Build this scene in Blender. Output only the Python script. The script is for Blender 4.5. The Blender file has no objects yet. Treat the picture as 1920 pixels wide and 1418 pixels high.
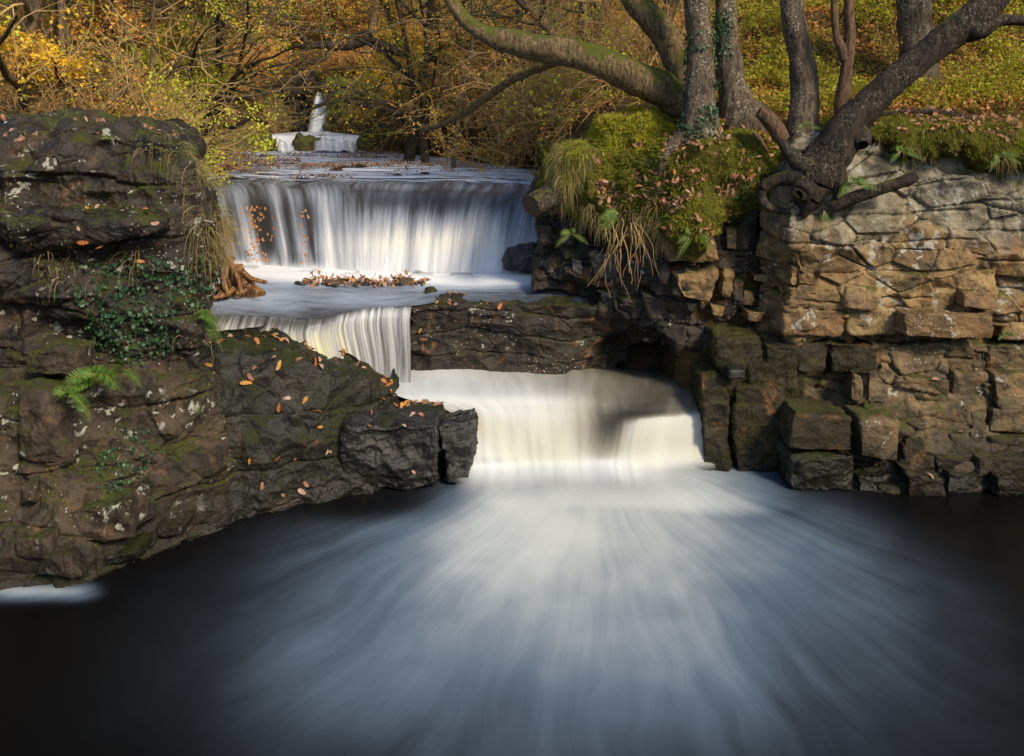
import bpy, math, random
import numpy as np
R = math.radians
rng = np.random.default_rng(7)
random.seed(7)
C = bpy.context.scene.collection
SC = bpy.context.scene

# ------------------------------------------------------------------ camera, sky, sun, exposure
F, HY, CZ = 1500.0, 215.0, 4.0
cam = bpy.data.cameras.new('camera'); camo = bpy.data.objects.new('camera', cam); C.objects.link(camo)
camo.location = (0, 0, CZ); camo.rotation_euler = (R(90), 0, 0)
cam.sensor_width = 36; cam.lens = F / 1920 * 36; cam.shift_y = -(709 - HY) / 1920
cam.clip_start = .05; cam.clip_end = 1000
SC.camera = camo
w = bpy.data.worlds.new('World'); SC.world = w; w.use_nodes = True
nt = w.node_tree; bg = nt.nodes['Background']; sky = nt.nodes.new('ShaderNodeTexSky')
sky.sky_type = 'NISHITA'; sky.sun_disc = False
SUN_EL, SUN_AZ = R(36), R(142)       # azimuth from +Y towards +X : behind the camera on the right
sky.sun_elevation = SUN_EL; sky.sun_rotation = SUN_AZ
nt.links.new(sky.outputs[0], bg.inputs[0]); bg.inputs[1].default_value = .115
sl = bpy.data.lights.new('sun', 'SUN'); sl.energy = 2.4; sl.angle = R(12); sl.color = (1, .83, .60)
so = bpy.data.objects.new('sun', sl); C.objects.link(so)
so.rotation_euler = (R(90) - SUN_EL, 0, math.pi - SUN_AZ)
SC.view_settings.view_transform = 'Standard'; SC.view_settings.look = 'None'
SC.view_settings.exposure = 0.95; SC.view_settings.gamma = 1
SC.cycles.max_bounces = 6; SC.cycles.diffuse_bounces = 3; SC.cycles.transparent_max_bounces = 8

# ------------------------------------------------------------------ maths helpers
def W(px, py, Y): return np.array([(px - 960) / F * Y, Y, CZ - (py - HY) / F * Y])
def hsh(ix, iy, iz, s):
    n = (ix.astype(np.int64) * 374761393 + iy.astype(np.int64) * 668265263 + iz.astype(np.int64) * 2147483647 + s * 974634777) & 0xffffffff
    n = ((n ^ (n >> 13)) * 1274126177) & 0xffffffff
    n = ((n ^ (n >> 16)) * 2246822519) & 0xffffffff
    return ((n ^ (n >> 15)) & 0xffffff) / float(0x1000000)
def vnoise(P, f=1.0, s=0):
    Q = P * f; I = np.floor(Q); T = Q - I; T = T * T * T * (T * (T * 6 - 15) + 10)
    x, y, z = I.T; a, b, c = T.T; o = 0
    for dx in (0, 1):
        for dy in (0, 1):
            for dz in (0, 1):
                o = o + hsh(x + dx, y + dy, z + dz, s) * (a if dx else 1 - a) * (b if dy else 1 - b) * (c if dz else 1 - c)
    return o * 2 - 1
def fbm(P, f=1.0, s=0, o=4, g=.5):
    t = 0; a = 1
    for k in range(o): t = t + a * vnoise(P, f, s + k); f *= 2.03; a *= g
    return t
def worley(P, f, s=0, aniso=(1, 1, 1)):
    Q = P * f * np.array(aniso); I = np.floor(Q)
    d1 = np.full(len(P), 9.); d2 = np.full(len(P), 9.); idd = np.zeros((len(P), 3)); cen = np.zeros((len(P), 3))
    for dx in (-1, 0, 1):
        for dy in (-1, 0, 1):
            for dz in (-1, 0, 1):
                J = I + (dx, dy, dz); x, y, z = J.T
                c = J + .5 + .8 * (np.stack([hsh(x, y, z, s), hsh(x, y, z, s + 1), hsh(x, y, z, s + 2)], 1) - .5)
                d = np.linalg.norm(Q - c, axis=1)
                m = d < d1; d2 = np.where(m, d1, np.minimum(d2, d)); d1 = np.where(m, d, d1)
                idd[m] = J[m]; cen[m] = c[m]
    return d1, d2, idd, (Q - cen) / (f * np.array(aniso))
def facet(P, f, s, off, tilt, crack=0., cw=.12, aniso=(1, 1, 1)):
    d1, d2, i, L = worley(P, f, s, aniso); x, y, z = i.T
    g = np.stack([hsh(x, y, z, s + 5), hsh(x, y, z, s + 6), hsh(x, y, z, s + 7)], 1) * 2 - 1
    o = (hsh(x, y, z, s + 4) * 2 - 1) * off + (L * g).sum(1) * tilt
    e = np.clip((d2 - d1) / cw, 0, 1)
    return o * np.minimum(1, e * 2) - crack * (1 - e) ** 2
def poly(P, f, s, a=.5, tilt=.5, k=.6, ridge=False, aniso=(1, 1, 1)):
    """continuous faceted relief: upper (joints) or lower (sharp ridges) envelope of random tilted planes"""
    Q = P * f * np.array(aniso); I = np.floor(Q); sg = -1. if ridge else 1.; best = np.full(len(P), -9.)
    for dx in (-1, 0, 1):
        for dy in (-1, 0, 1):
            for dz in (-1, 0, 1):
                x, y, z = (I + (dx, dy, dz)).T; h = [hsh(x, y, z, s + j) - .5 for j in range(7)]
                D = Q - (np.stack([x, y, z], 1) + .5 + .8 * np.stack(h[:3], 1))
                best = np.maximum(best, h[3] * a * 2 + tilt * 2 * (D * np.stack(h[4:], 1)).sum(1) - k * (D * D).sum(1))
    return sg * (best + .1)
def sm(a, b, x):
    t = np.clip((x - a) / (b - a), 0, 1); return t * t * (3 - 2 * t)

# ------------------------------------------------------------------ object helpers
def link(o, parent=None):
    C.objects.link(o)
    if parent is not None: o.parent = parent
    return o
def tag(o, label=None, cat=None, group=None, kind=None):
    if label: o['label'] = label
    if cat: o['category'] = cat
    if group: o['group'] = group
    if kind: o['kind'] = kind
    return o
def empty(name, loc, label, cat, group=None, kind=None):
    o = bpy.data.objects.new(name, None); C.objects.link(o); o.location = loc; o.empty_display_size = .1
    return tag(o, label, cat, group, kind)
def mesh(name, V, Fc, mat, parent=None, smooth=True, uv=None, attrs=None, mats=None, fm=None):
    """V (n,3) world coordinates, Fc (m,k) int array. Child geometry is stored relative to its parent."""
    V = np.asarray(V, float); Fc = np.asarray(Fc, np.int32)
    if parent is not None:
        p = parent
        while p is not None: V = V - np.array(p.location); p = p.parent
    me = bpy.data.meshes.new(name); m, k = Fc.shape
    me.vertices.add(len(V)); me.vertices.foreach_set('co', V.astype(np.float32).ravel())
    me.loops.add(m * k); me.loops.foreach_set('vertex_index', Fc.ravel())
    me.polygons.add(m); me.polygons.foreach_set('loop_start', np.arange(0, m * k, k, dtype=np.int32))
    me.update(calc_edges=True)
    me.polygons.foreach_set('use_smooth', np.full(m, smooth))
    if uv is not None:
        l = me.uv_layers.new(name='UVMap'); l.data.foreach_set('uv', np.asarray(uv, np.float32)[Fc.ravel()].ravel())
    for a, v in (attrs or {}).items():
        v = np.asarray(v, np.float32)
        if v.ndim == 1: at = me.attributes.new(a, 'FLOAT', 'POINT'); at.data.foreach_set('value', v)
        else: at = me.attributes.new(a, 'FLOAT_VECTOR', 'POINT'); at.data.foreach_set('vector', v.ravel())
    for mm in (mats or [mat]): me.materials.append(mm)
    if fm is not None: me.polygons.foreach_set('material_index', np.asarray(fm, np.int32))
    o = bpy.data.objects.new(name, me); return link(o, parent)
def cr(P, t):
    """Catmull-Rom through P (n,...) at params t in [0,n-1]."""
    n = len(P); i = np.clip(np.floor(t).astype(int), 0, n - 2); u = (t - i).reshape((-1,) + (1,) * (P.ndim - 1))
    a = P[np.maximum(i - 1, 0)]; b = P[i]; c = P[i + 1]; d = P[np.minimum(i + 2, n - 1)]
    return .5 * (2 * b + (c - a) * u + (2 * a - 5 * b + 4 * c - d) * u ** 2 + (3 * b - a - 3 * c + d) * u ** 3)
def resample(G, sr, sc):
    """G (rows, cols, k) with xyz first; even spacing sr along rows direction, sc along columns."""
    G = np.asarray(G, float)
    lr = np.linalg.norm(np.diff(G[..., :3], axis=0), axis=2).max(1); lc = np.linalg.norm(np.diff(G[..., :3], axis=1), axis=2).max(0)
    tr = np.concatenate([i + np.arange(max(1, int(np.ceil(l / sr)))) / max(1, int(np.ceil(l / sr))) for i, l in enumerate(lr)] + [[len(lr)]])
    tc = np.concatenate([i + np.arange(max(1, int(np.ceil(l / sc)))) / max(1, int(np.ceil(l / sc))) for i, l in enumerate(lc)] + [[len(lc)]])
    A = cr(G, tr); A = cr(A.transpose(1, 0, 2), tc).transpose(1, 0, 2); return A
def gridf(nr, nc):
    i = np.arange(nr * nc).reshape(nr, nc)
    return np.stack([i[:-1, :-1], i[:-1, 1:], i[1:, 1:], i[1:, :-1]], -1).reshape(-1, 4)
def gnormal(A):
    du = np.gradient(A[..., :3], axis=1); dv = np.gradient(A[..., :3], axis=0)
    n = np.cross(du, dv); return n / (np.linalg.norm(n, axis=2, keepdims=True) + 1e-9)
def pxgrid(rows):
    """rows of (px,py,Y[,extra..]) -> xyz(+extra)"""
    return np.array([[np.concatenate([W(*c[:3]), np.array(c[3:], float)]) for c in r] for r in rows])
SURF = {}; LOFTS = []
def loft(name, G, mat, disp=None, sp=.015, parent=None, smooth=True, attrs=None, lbl=None):
    A = resample(G, sp, sp); nr, nc = A.shape[:2]
    N = gnormal(A).reshape(-1, 3); P = A[..., :3].reshape(-1, 3).copy()
    if disp is not None: P = P + N * disp(P, N)[:, None]
    # outward normals after displacement
    B = P.reshape(nr, nc, 3); N2 = gnormal(B).reshape(-1, 3)
    u = np.concatenate([[0], np.cumsum(np.linalg.norm(np.diff(A[nr // 2, :, :3], axis=0), axis=1))])
    at = {}
    if A.shape[2] > 3:
        for k, nm in enumerate(attrs): at[nm] = A[..., 3 + k].reshape(-1)
    o = mesh(name, P, gridf(nr, nc), mat, parent, smooth, None, at)
    SURF[lbl or name] = (P, gridf(nr, nc), N2); LOFTS.append(lbl or name)
    return o
_cube = {}
def boxsurf(nx, ny, nz):
    """unique surface lattice of a box; returns coords in [-1,1]^3 and quads"""
    key = (nx, ny, nz)
    if key in _cube: return _cube[key]
    idx = {}; pts = []; quads = []
    def vid(i, j, k):
        t = (i, j, k)
        if t not in idx: idx[t] = len(pts); pts.append(t)
        return idx[t]
    for k, flip in ((0, 1), (nz, 0)):
        for i in range(nx):
            for j in range(ny):
                q = [vid(i, j, k), vid(i + 1, j, k), vid(i + 1, j + 1, k), vid(i, j + 1, k)]; quads.append(q[::-1] if flip else q)
    for j, flip in ((0, 0), (ny, 1)):
        for i in range(nx):
            for k in range(nz):
                q = [vid(i, j, k), vid(i + 1, j, k), vid(i + 1, j, k + 1), vid(i, j, k + 1)]; quads.append(q[::-1] if flip else q)
    for i, flip in ((0, 1), (nx, 0)):
        for j in range(ny):
            for k in range(nz):
                q = [vid(i, j, k), vid(i, j + 1, k), vid(i, j + 1, k + 1), vid(i, j, k + 1)]; quads.append(q[::-1] if flip else q)
    p = np.array(pts, float) / np.array([nx, ny, nz]) * 2 - 1
    _cube[key] = (p, np.array(quads, np.int32)); return _cube[key]
def blockmesh(c8, k=9., sp=.014, seed=0, amp=1., fine=1.):
    """c8: 8 corners, index = ix + 2*iy + 4*iz, x right, y depth (0 front), z up"""
    c8 = np.asarray(c8, float)
    L = [np.linalg.norm(c8[1] - c8[0]), np.linalg.norm(c8[2] - c8[0]), np.linalg.norm(c8[4] - c8[0])]
    n = [int(np.clip(round(l / sp), 3, 90)) for l in L]
    p, q = boxsurf(*n)
    p = p * (1 - .0 * np.abs(p))
    r = (np.abs(p) ** k).sum(1) ** (1 / k); u = p / r[:, None]
    nn = np.sign(u) * np.abs(u) ** (k - 1); nn /= np.linalg.norm(nn, axis=1, keepdims=True) + 1e-9
    t = (u + 1) / 2; P = 0
    for ix in (0, 1):
        for iy in (0, 1):
            for iz in (0, 1):
                P = P + c8[ix + 2 * iy + 4 * iz] * ((t[:, 0] if ix else 1 - t[:, 0]) * (t[:, 1] if iy else 1 - t[:, 1]) * (t[:, 2] if iz else 1 - t[:, 2]))[:, None]
    s = min(L[0], L[2])
    d = .02 * fbm(P, 3, seed + 3, 2) + .062 * poly(P, 2.6, seed, .5, .7, .5, True) + .028 * poly(P, 8, seed + 20, .5, .7, .6, True, (1, 1, 1.6)) + facet(P, 3.2, seed + 30, 0, 0, .010, .04, (1, 1, 1.5)) + .007 * fbm(P, 9, seed + 40, 4) + .005 * fine * fbm(P, 40, seed + 50, 2)
    P = P + nn * (amp * d * min(1, s / .25 + .3))[:, None]
    return P, q, nn

# ------------------------------------------------------------------ materials
def newmat(name):
    m = bpy.data.materials.new(name); m.use_nodes = True; t = m.node_tree; t.nodes.clear()
    out = t.nodes.new('ShaderNodeOutputMaterial'); b = t.nodes.new('ShaderNodeBsdfPrincipled'); t.links.new(b.outputs[0], out.inputs[0])
    return m, t, b
class NB:
    def __init__(s, t): s.t = t
    def n(s, ty, **kw):
        x = s.t.nodes.new(ty)
        for k, v in kw.items(): setattr(x, k, v)
        return x
    def l(s, a, b): s.t.links.new(a, b)
    def coord(s): return s.n('ShaderNodeNewGeometry').outputs['Position']
    def scale(s, v, sc, loc=(0, 0, 0)):
        m = s.n('ShaderNodeMapping'); s.l(v, m.inputs[0]); m.inputs['Scale'].default_value = sc; m.inputs['Location'].default_value = loc; return m.outputs[0]
    def noise(s, v, sc, det=5, rough=.55, dist=0.):
        x = s.n('ShaderNodeTexNoise'); s.l(v, x.inputs['Vector']); x.inputs['Scale'].default_value = sc; x.inputs['Detail'].default_value = det
        x.inputs['Roughness'].default_value = rough; x.inputs['Distortion'].default_value = dist; return x.outputs[0]
    def vor(s, v, sc, feat='F1', out='Distance'):
        x = s.n('ShaderNodeTexVoronoi', feature=feat); s.l(v, x.inputs['Vector']); x.inputs['Scale'].default_value = sc; return x.outputs[out]
    def ramp(s, f, stops, interp='LINEAR'):
        x = s.n('ShaderNodeValToRGB'); s.l(f, x.inputs[0]); cr_ = x.color_ramp; cr_.interpolation = interp
        while len(cr_.elements) < len(stops): cr_.elements.new(.5)
        for e, (p, c) in zip(cr_.elements, stops): e.position = p; e.color = (c, c, c, 1) if not hasattr(c, '__len__') else (*c, 1)
        return x.outputs[0]
    def mix(s, f, a, b, mode='MIX'):
        x = s.n('ShaderNodeMix', data_type='RGBA', blend_type=mode)
        for i, v in ((0, f), (6, a), (7, b)):
            if hasattr(v, 'links'): s.l(v, x.inputs[i])
            elif i == 0: x.inputs[0].default_value = v
            else: x.inputs[i].default_value = (*v, 1)
        return x.outputs[2]
    def m(s, op, a, b=None, clamp=False):
        x = s.n('ShaderNodeMath', operation=op, use_clamp=clamp)
        for i, v in enumerate((a, b)):
            if v is None: continue
            if hasattr(v, 'links'): s.l(v, x.inputs[i])
            else: x.inputs[i].default_value = v
        return x.outputs[0]
    def ss(s, f, a, b):
        x = s.n('ShaderNodeMapRange', interpolation_type='SMOOTHSTEP'); s.l(f, x.inputs[0]); x.inputs[1].default_value = a; x.inputs[2].default_value = b; return x.outputs[0]
    def bump(s, h, st, d, prev=None):
        x = s.n('ShaderNodeBump'); s.l(h, x.inputs['Height']); x.inputs['Strength'].default_value = st; x.inputs['Distance'].default_value = d
        if prev is not None: s.l(prev, x.inputs['Normal'])
        return x.outputs[0]
    def nz(s):
        x = s.n('ShaderNodeSeparateXYZ'); s.l(s.n('ShaderNodeNewGeometry').outputs['Normal'], x.inputs[0]); return x.outputs[2]
    def attr(s, nm): return s.n('ShaderNodeAttribute', attribute_name=nm).outputs['Fac']

def rockmat(name, ca, cb, cc, lichen=.5, moss=.4, mosscol=(.045, .06, .008), rough=.75, lich=(.42, .42, .36), seed=0., wetz=None, spec=.4, wettop=0., stain=(.22, .10, .03), upper=None):
    m, t, b = newmat(name); n = NB(t); P = n.scale(n.coord(), (1, 1, 1), (seed, seed * 1.7, 0))
    base = n.mix(n.ss(n.noise(P, 1.6, 6, .6), .38, .62), ca, cb)
    base = n.mix(n.ss(n.noise(P, 5, 6, .65, .4), .42, .68), base, cc)
    base = n.mix(n.m('MULTIPLY', n.ss(n.noise(P, 2.7, 4, .6, 1.), .56, .7), .6), base, stain)
    if upper:
        s3 = n.n('ShaderNodeSeparateXYZ'); n.l(n.coord(), s3.inputs[0]); um = n.ss(n.m('ADD', s3.outputs[2], n.m('MULTIPLY', n.m('SUBTRACT', n.noise(P, 1.8, 5, .6), .5), 2.2)), upper[2] - .25, upper[2] + .25)
        base = n.mix(um, base, n.mix(n.ss(n.noise(P, 4, 6, .65), .4, .62), upper[0], upper[1]))
    fine = n.noise(P, 60, 6, .7)
    base = n.mix(.55, base, n.ramp(fine, [(.3, .55), (.7, 1.5)]), 'MULTIPLY')
    lm = n.m('MULTIPLY', n.ss(n.noise(P, 9, 3, .6, .6), .66 - .12 * lichen, .69 - .12 * lichen), n.ss(n.noise(P, 2.1, 2), .5, .56))
    base = n.mix(n.m('MULTIPLY', lm, .85 if lichen > 0 else 0.), base, n.mix(fine, lich, (.3, .3, .24)))
    sp = n.m('LESS_THAN', n.vor(P, 22), .17); sp = n.m('MULTIPLY', sp, n.ss(n.noise(P, 1.3, 2), .55, .6))
    base = n.mix(n.m('MULTIPLY', sp, .7 if lichen > 0 else 0.), base, (.5, .5, .45))
    up = n.nz()
    mf = n.m('ADD', n.m('MULTIPLY', up, .16), n.m('ADD', n.noise(P, 2.6, 8, .72), .12))
    mm = n.m('MULTIPLY', n.ss(mf, .80 - .30 * moss, .92 - .30 * moss), .85)
    mcol = n.mix(n.noise(P, 25, 4, .7), tuple(x * .35 for x in mosscol), tuple(x * 2. for x in mosscol))
    base = n.mix(mm, base, mcol)
    ro = n.m('ADD', n.m('MULTIPLY', n.noise(P, 12, 4), .35), rough - .2)
    if wetz is not None:     # a real tide-mark: rock soaked and dark just above the pool
        sx = n.n('ShaderNodeSeparateXYZ'); n.l(n.coord(), sx.inputs[0])
        wet = n.ss(n.m('ADD', sx.outputs[2], n.m('MULTIPLY', n.noise(P, 4, 4), .3)), wetz + .35, wetz)
        base = n.mix(n.m('MULTIPLY', wet, .75), base, (.012, .011, .009)); ro = n.m('SUBTRACT', ro, n.m('MULTIPLY', wet, .2))
    if wettop: ro = n.m('SUBTRACT', ro, n.m('MULTIPLY', n.ss(up, .6, .95), wettop))
    n.l(base, b.inputs['Base Color']); n.l(ro, b.inputs['Roughness']); b.inputs['Specular IOR Level'].default_value = spec * .8
    bp = n.bump(n.noise(P, 8, 8, .65), .5, .05)
    bp = n.bump(n.vor(P, 35), .25, .02, bp); bp = n.bump(n.noise(P, 90, 5, .7), .6, .012, bp)
    mb = n.m('MULTIPLY', n.noise(P, 140, 3, .8), mm); bp = n.bump(mb, .9, .02, bp)
    n.l(bp, b.inputs['Normal']); return m
def mossmat(name, a, b_, c, sc=30):
    m, t, b = newmat(name); n = NB(t); P = n.coord()
    col = n.mix(n.ss(n.noise(P, 2.2, 5, .65), .4, .6), a, b_); col = n.mix(n.ss(n.noise(P, sc, 5, .7), .4, .7), col, c)
    col = n.mix(.6, col, n.ramp(n.noise(P, 120, 3, .7), [(.3, .3), (.7, 1.7)]), 'MULTIPLY')
    n.l(col, b.inputs['Base Color']); b.inputs['Roughness'].default_value = .9; b.inputs['Specular IOR Level'].default_value = .15
    bp = n.bump(n.noise(P, 18, 6, .7), .8, .05); bp = n.bump(n.vor(P, 110), .9, .015, bp); n.l(bp, b.inputs['Normal']); return m
def leafmat(name, cols, trans=.3, rough=.6, sc=3.):
    """colours vary leaf to leaf with a per-face random attribute 'rnd'"""
    m, t, b = newmat(name); n = NB(t); r = n.attr('rnd')
    k = len(cols); c = n.ramp(r, [((i + .5) / k, x) for i, x in enumerate(cols)])
    c = n.mix(.5, c, n.ramp(n.noise(n.coord(), sc, 3), [(.3, .6), (.7, 1.4)]), 'MULTIPLY')
    n.l(c, b.inputs['Base Color']); b.inputs['Roughness'].default_value = rough; b.inputs['Specular IOR Level'].default_value = .3
    if trans:
        tr = n.n('ShaderNodeBsdfTranslucent'); n.l(c, tr.inputs[0]); mx = n.n('ShaderNodeMixShader'); mx.inputs[0].default_value = trans
        n.l(b.outputs[0], mx.inputs[1]); n.l(tr.outputs[0], mx.inputs[2]); n.l(mx.outputs[0], t.nodes['Material Output'].inputs[0])
    return m
def barkmat(name, a, b_, lichen=(.35, .33, .25), la=.5, moss=.3, seed=0.):
    m, t, b = newmat(name); n = NB(t); P = n.scale(n.coord(), (1, 1, 1), (seed, 0, seed)); Q = n.scale(n.coord(), (1, 1, .22), (seed, 0, 0))
    r = n.noise(Q, 26, 6, .7, .8)
    c = n.mix(n.ss(r, .38, .62), a, b_)
    c = n.mix(n.m('MULTIPLY', n.m('MULTIPLY', n.ss(n.noise(P, 38, 4, .7), .54, .6), n.ss(n.noise(P, 3, 3), .4, .6)), la), c, lichen)
    mm = n.ss(n.m('ADD', n.m('MULTIPLY', n.nz(), .25), n.noise(P, 3.5, 5, .65)), .78 - .3 * moss, .9 - .3 * moss)
    c = n.mix(mm, c, n.mix(n.noise(P, 50, 3), (.02, .03, .004), (.13, .14, .015)))
    n.l(c, b.inputs['Base Color']); b.inputs['Roughness'].default_value = .85; b.inputs['Specular IOR Level'].default_value = .25
    bp = n.bump(r, 1., .03); bp = n.bump(n.noise(P, 90, 4, .7), .6, .01, bp); n.l(bp, b.inputs['Normal']); return m
def watermat(name, deep=(.010, .010, .008), white=(.78, .82, .85), cream=(.70, .68, .50), streak=(1, 1), rip=None, contrast=.35, rough=.16, radial=None, tint=(.40, .42, .40), fl=1., spec=.5):
    """long-exposure water: dark glossy body where 'foam' is 0, aerated white where it is 1; streaks follow the flow ('flow' = across, along)."""
    m, t, b = newmat(name); n = NB(t); P = n.coord()
    if radial:
        sx = n.n('ShaderNodeSeparateXYZ'); n.l(P, sx.inputs[0])
        dx = n.m('SUBTRACT', sx.outputs[0], radial[0]); dy = n.m('SUBTRACT', sx.outputs[1], radial[1])
        th = n.m('ARCTAN2', dx, n.m('MULTIPLY', dy, -1.)); rr = n.m('POWER', n.m('ADD', n.m('MULTIPLY', dx, dx), n.m('MULTIPLY', dy, dy)), .5)
        th = n.m('ADD', th, n.m('MULTIPLY', n.m('SUBTRACT', n.noise(P, .55, 2), .5), .18))
        cx = n.n('ShaderNodeCombineXYZ'); n.l(n.m('MULTIPLY', th, streak[0]), cx.inputs[0]); n.l(n.m('MULTIPLY', rr, streak[1]), cx.inputs[1]); V = cx.outputs[0]
    else:
        fa = n.n('ShaderNodeAttribute', attribute_name='flow').outputs['Vector']; V = n.scale(fa, (streak[0], streak[1], 1))
    s1 = n.noise(V, 1., 5, .6, .15); s2 = n.noise(V, 3.7, 3, .6); fo = n.attr('foam')
    lf = n.noise(P, .8, 4, .6)
    s1 = n.m('ADD', n.m('MULTIPLY', s1, .85), n.m('MULTIPLY', lf, .15)) if radial else s1
    st = n.m('ADD', n.m('MULTIPLY', n.m('SUBTRACT', s1, .5), 2. * contrast), n.m('MULTIPLY', n.m('SUBTRACT', s2, .5), contrast))
    gate = n.m('MULTIPLY', n.ss(fo, .0, .3), st); f = n.m('ADD', fo, gate); f = n.m('MAXIMUM', n.m('MINIMUM', f, 1.), 0.)
    wc = n.mix(n.attr('cream'), white, cream)
    c = n.mix(n.ss(f, .0, .5), deep, tuple(x * fl for x in tint)); c = n.mix(n.ss(f, .35, 1.), c, wc)
    n.l(c, b.inputs['Base Color']); n.l(n.m('ADD', n.m('MULTIPLY', f, .5), rough), b.inputs['Roughness']); b.inputs['IOR'].default_value = 1.33; b.inputs['Specular IOR Level'].default_value = spec
    bp = n.bump(s1, .5, rip[0] if rip else .02); 
    if rip: bp = n.bump(n.noise(n.scale(P, (1, rip[2], 1)), rip[1], 4, .6), .6, rip[0] * .7, bp)
    n.l(bp, b.inputs['Normal'])
    tr = n.n('ShaderNodeBsdfTransparent'); mx = n.n('ShaderNodeMixShader'); n.l(n.attr('fade'), mx.inputs[0]); n.l(b.outputs[0], mx.inputs[1]); n.l(tr.outputs[0], mx.inputs[2]); n.l(mx.outputs[0], t.nodes['Material Output'].inputs[0])
    return m
def plainmat(name, a, b_, sc=20, rough=.7, bump=.01, spec=.3):
    m, t, b = newmat(name); n = NB(t); P = n.coord()
    r = n.noise(P, sc, 6, .65); n.l(n.mix(n.ss(r, .35, .65), a, b_), b.inputs['Base Color']); b.inputs['Roughness'].default_value = rough; b.inputs['Specular IOR Level'].default_value = spec
    n.l(n.bump(r, .8, bump), b.inputs['Normal']); return m

M = {}
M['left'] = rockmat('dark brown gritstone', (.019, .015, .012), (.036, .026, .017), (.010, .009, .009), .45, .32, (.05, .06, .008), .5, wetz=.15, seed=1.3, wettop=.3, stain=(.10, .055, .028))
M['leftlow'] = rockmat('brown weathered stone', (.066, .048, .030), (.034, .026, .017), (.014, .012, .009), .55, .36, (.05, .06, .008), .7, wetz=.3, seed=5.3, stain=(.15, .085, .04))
M['shelf'] = rockmat('black mossy wet rock', (.012, .012, .008), (.020, .020, .012), (.007, .007, .006), 0, .36, (.03, .036, .006), .5, wetz=.1, wettop=.35, seed=2.1, stain=(.05, .035, .02), spec=.5)
M['wet'] = rockmat('black wet rock', (.020, .020, .019), (.035, .033, .030), (.010, .010, .010), 0, .05, (.03, .036, .006), .38, wetz=.1, wettop=.28, seed=4.1, stain=(.04, .035, .03), spec=.6)
M['tan'] = rockmat('warm tan sandstone', (.31, .22, .10), (.21, .14, .06), (.11, .075, .042), .75, .22, (.07, .075, .01), .75, seed=7.7)
M['tanlow'] = rockmat('brown sandstone stained by algae', (.20, .14, .07), (.10, .075, .04), (.04, .033, .02), .35, .28, (.06, .07, .01), .7, wetz=.45, seed=8.7)
M['pale'] = rockmat('pale grey lichened limestone', (.30, .265, .185), (.22, .18, .11), (.11, .09, .06), 1.1, .2, (.07, .075, .01), .8, seed=3.9, lich=(.5, .5, .45))
M['cliff'] = rockmat('golden cliff face greying upwards', (.30, .20, .085), (.17, .11, .05), (.075, .055, .032), 1.0, .2, (.07, .075, .01), .78, seed=7.7, upper=((.26, .23, .165), (.12, .105, .07), 2.7), lich=(.46, .45, .38))
M['brown'] = rockmat('brown slab sandstone', (.22, .135, .06), (.15, .095, .045), (.085, .055, .03), .5, .05, (.07, .075, .01), .7, seed=6.9)
M['mossrock'] = rockmat('rock under brown green algae', (.036, .028, .014), (.024, .020, .010), (.014, .011, .007), 0, .38, (.05, .05, .010), .75, wetz=.2, seed=9.4)
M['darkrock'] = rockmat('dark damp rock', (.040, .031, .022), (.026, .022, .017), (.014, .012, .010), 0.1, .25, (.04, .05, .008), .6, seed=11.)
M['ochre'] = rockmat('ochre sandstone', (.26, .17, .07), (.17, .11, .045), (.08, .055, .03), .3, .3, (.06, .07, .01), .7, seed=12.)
M['farrock'] = rockmat('mossy grey green rock', (.12, .10, .055), (.085, .09, .03), (.05, .045, .025), 0, .6, (.10, .12, .015), .8, seed=15.)
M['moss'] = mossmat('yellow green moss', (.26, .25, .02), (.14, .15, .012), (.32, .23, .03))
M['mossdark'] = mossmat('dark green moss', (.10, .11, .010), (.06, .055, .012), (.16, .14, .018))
M['soil'] = mossmat('leafy woodland soil', (.09, .055, .02), (.06, .055, .012), (.15, .08, .03), 8)

def strata(P, h, off, crack, seed, wob=.35):
    t = P[:, 2] / h + wob * fbm(P * [1, 1, .4], .9, seed, 3) + .5 * (hsh(np.floor(P[:, 0] / 1.3), P[:, 0] * 0, P[:, 0] * 0, seed) - .5); i = np.floor(t); e = np.minimum(t - i, 1 - (t - i)) * h
    cell = np.floor(P[:, 0] / .9 + hsh(i, i * 0, i * 0, seed + 2) * 7 + .3 * vnoise(P, 1.5, seed + 4))
    return off * (hsh(i, cell, i * 0, seed + 1) - .5) * 2 - crack * np.exp(-(e / .014) ** 2)
def rdisp(seed, big=.07, mid=.03, fine=.012, aniso=(1, 1, 1.6), crack=.03, st=None):
    def f(P, N):
        return ((strata(P, st[0], st[1], st[2], seed + 300) if st else 0) + big * 3.2 * poly(P, 1.1, seed, .5, .5, .5, False, aniso) + mid * 4.6 * poly(P, 2.9, seed + 9, .5, .6, .5, True, aniso) + fine * 4. * poly(P, 8, seed + 19, .5, .6, .6, True)
                + facet(P, 1.6, seed + 70, .0, .0, crack, .035, aniso) + fine * .8 * fbm(P, 5, seed + 30, 5, .6) + .005 * vnoise(P, 55, seed + 60))
    return f
def wrap(rows, dYs, dpx):
    """add receding columns at the right end of each row"""
    G = pxgrid(rows); ex = []
    for r in rows:
        px, py, Y = r[-1][:3]; z = W(px, py, Y)[2]; e = []
        for dY, dp in zip(dYs, dpx): e.append([(px + dp - 960) / F * (Y + dY), Y + dY, z])
        ex.append(e)
    return np.concatenate([G, np.array(ex)], 1)
def wrapl(rows, dYs, dpx):
    return wrap([r[::-1] for r in rows], dYs, dpx)[:, ::-1]
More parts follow.
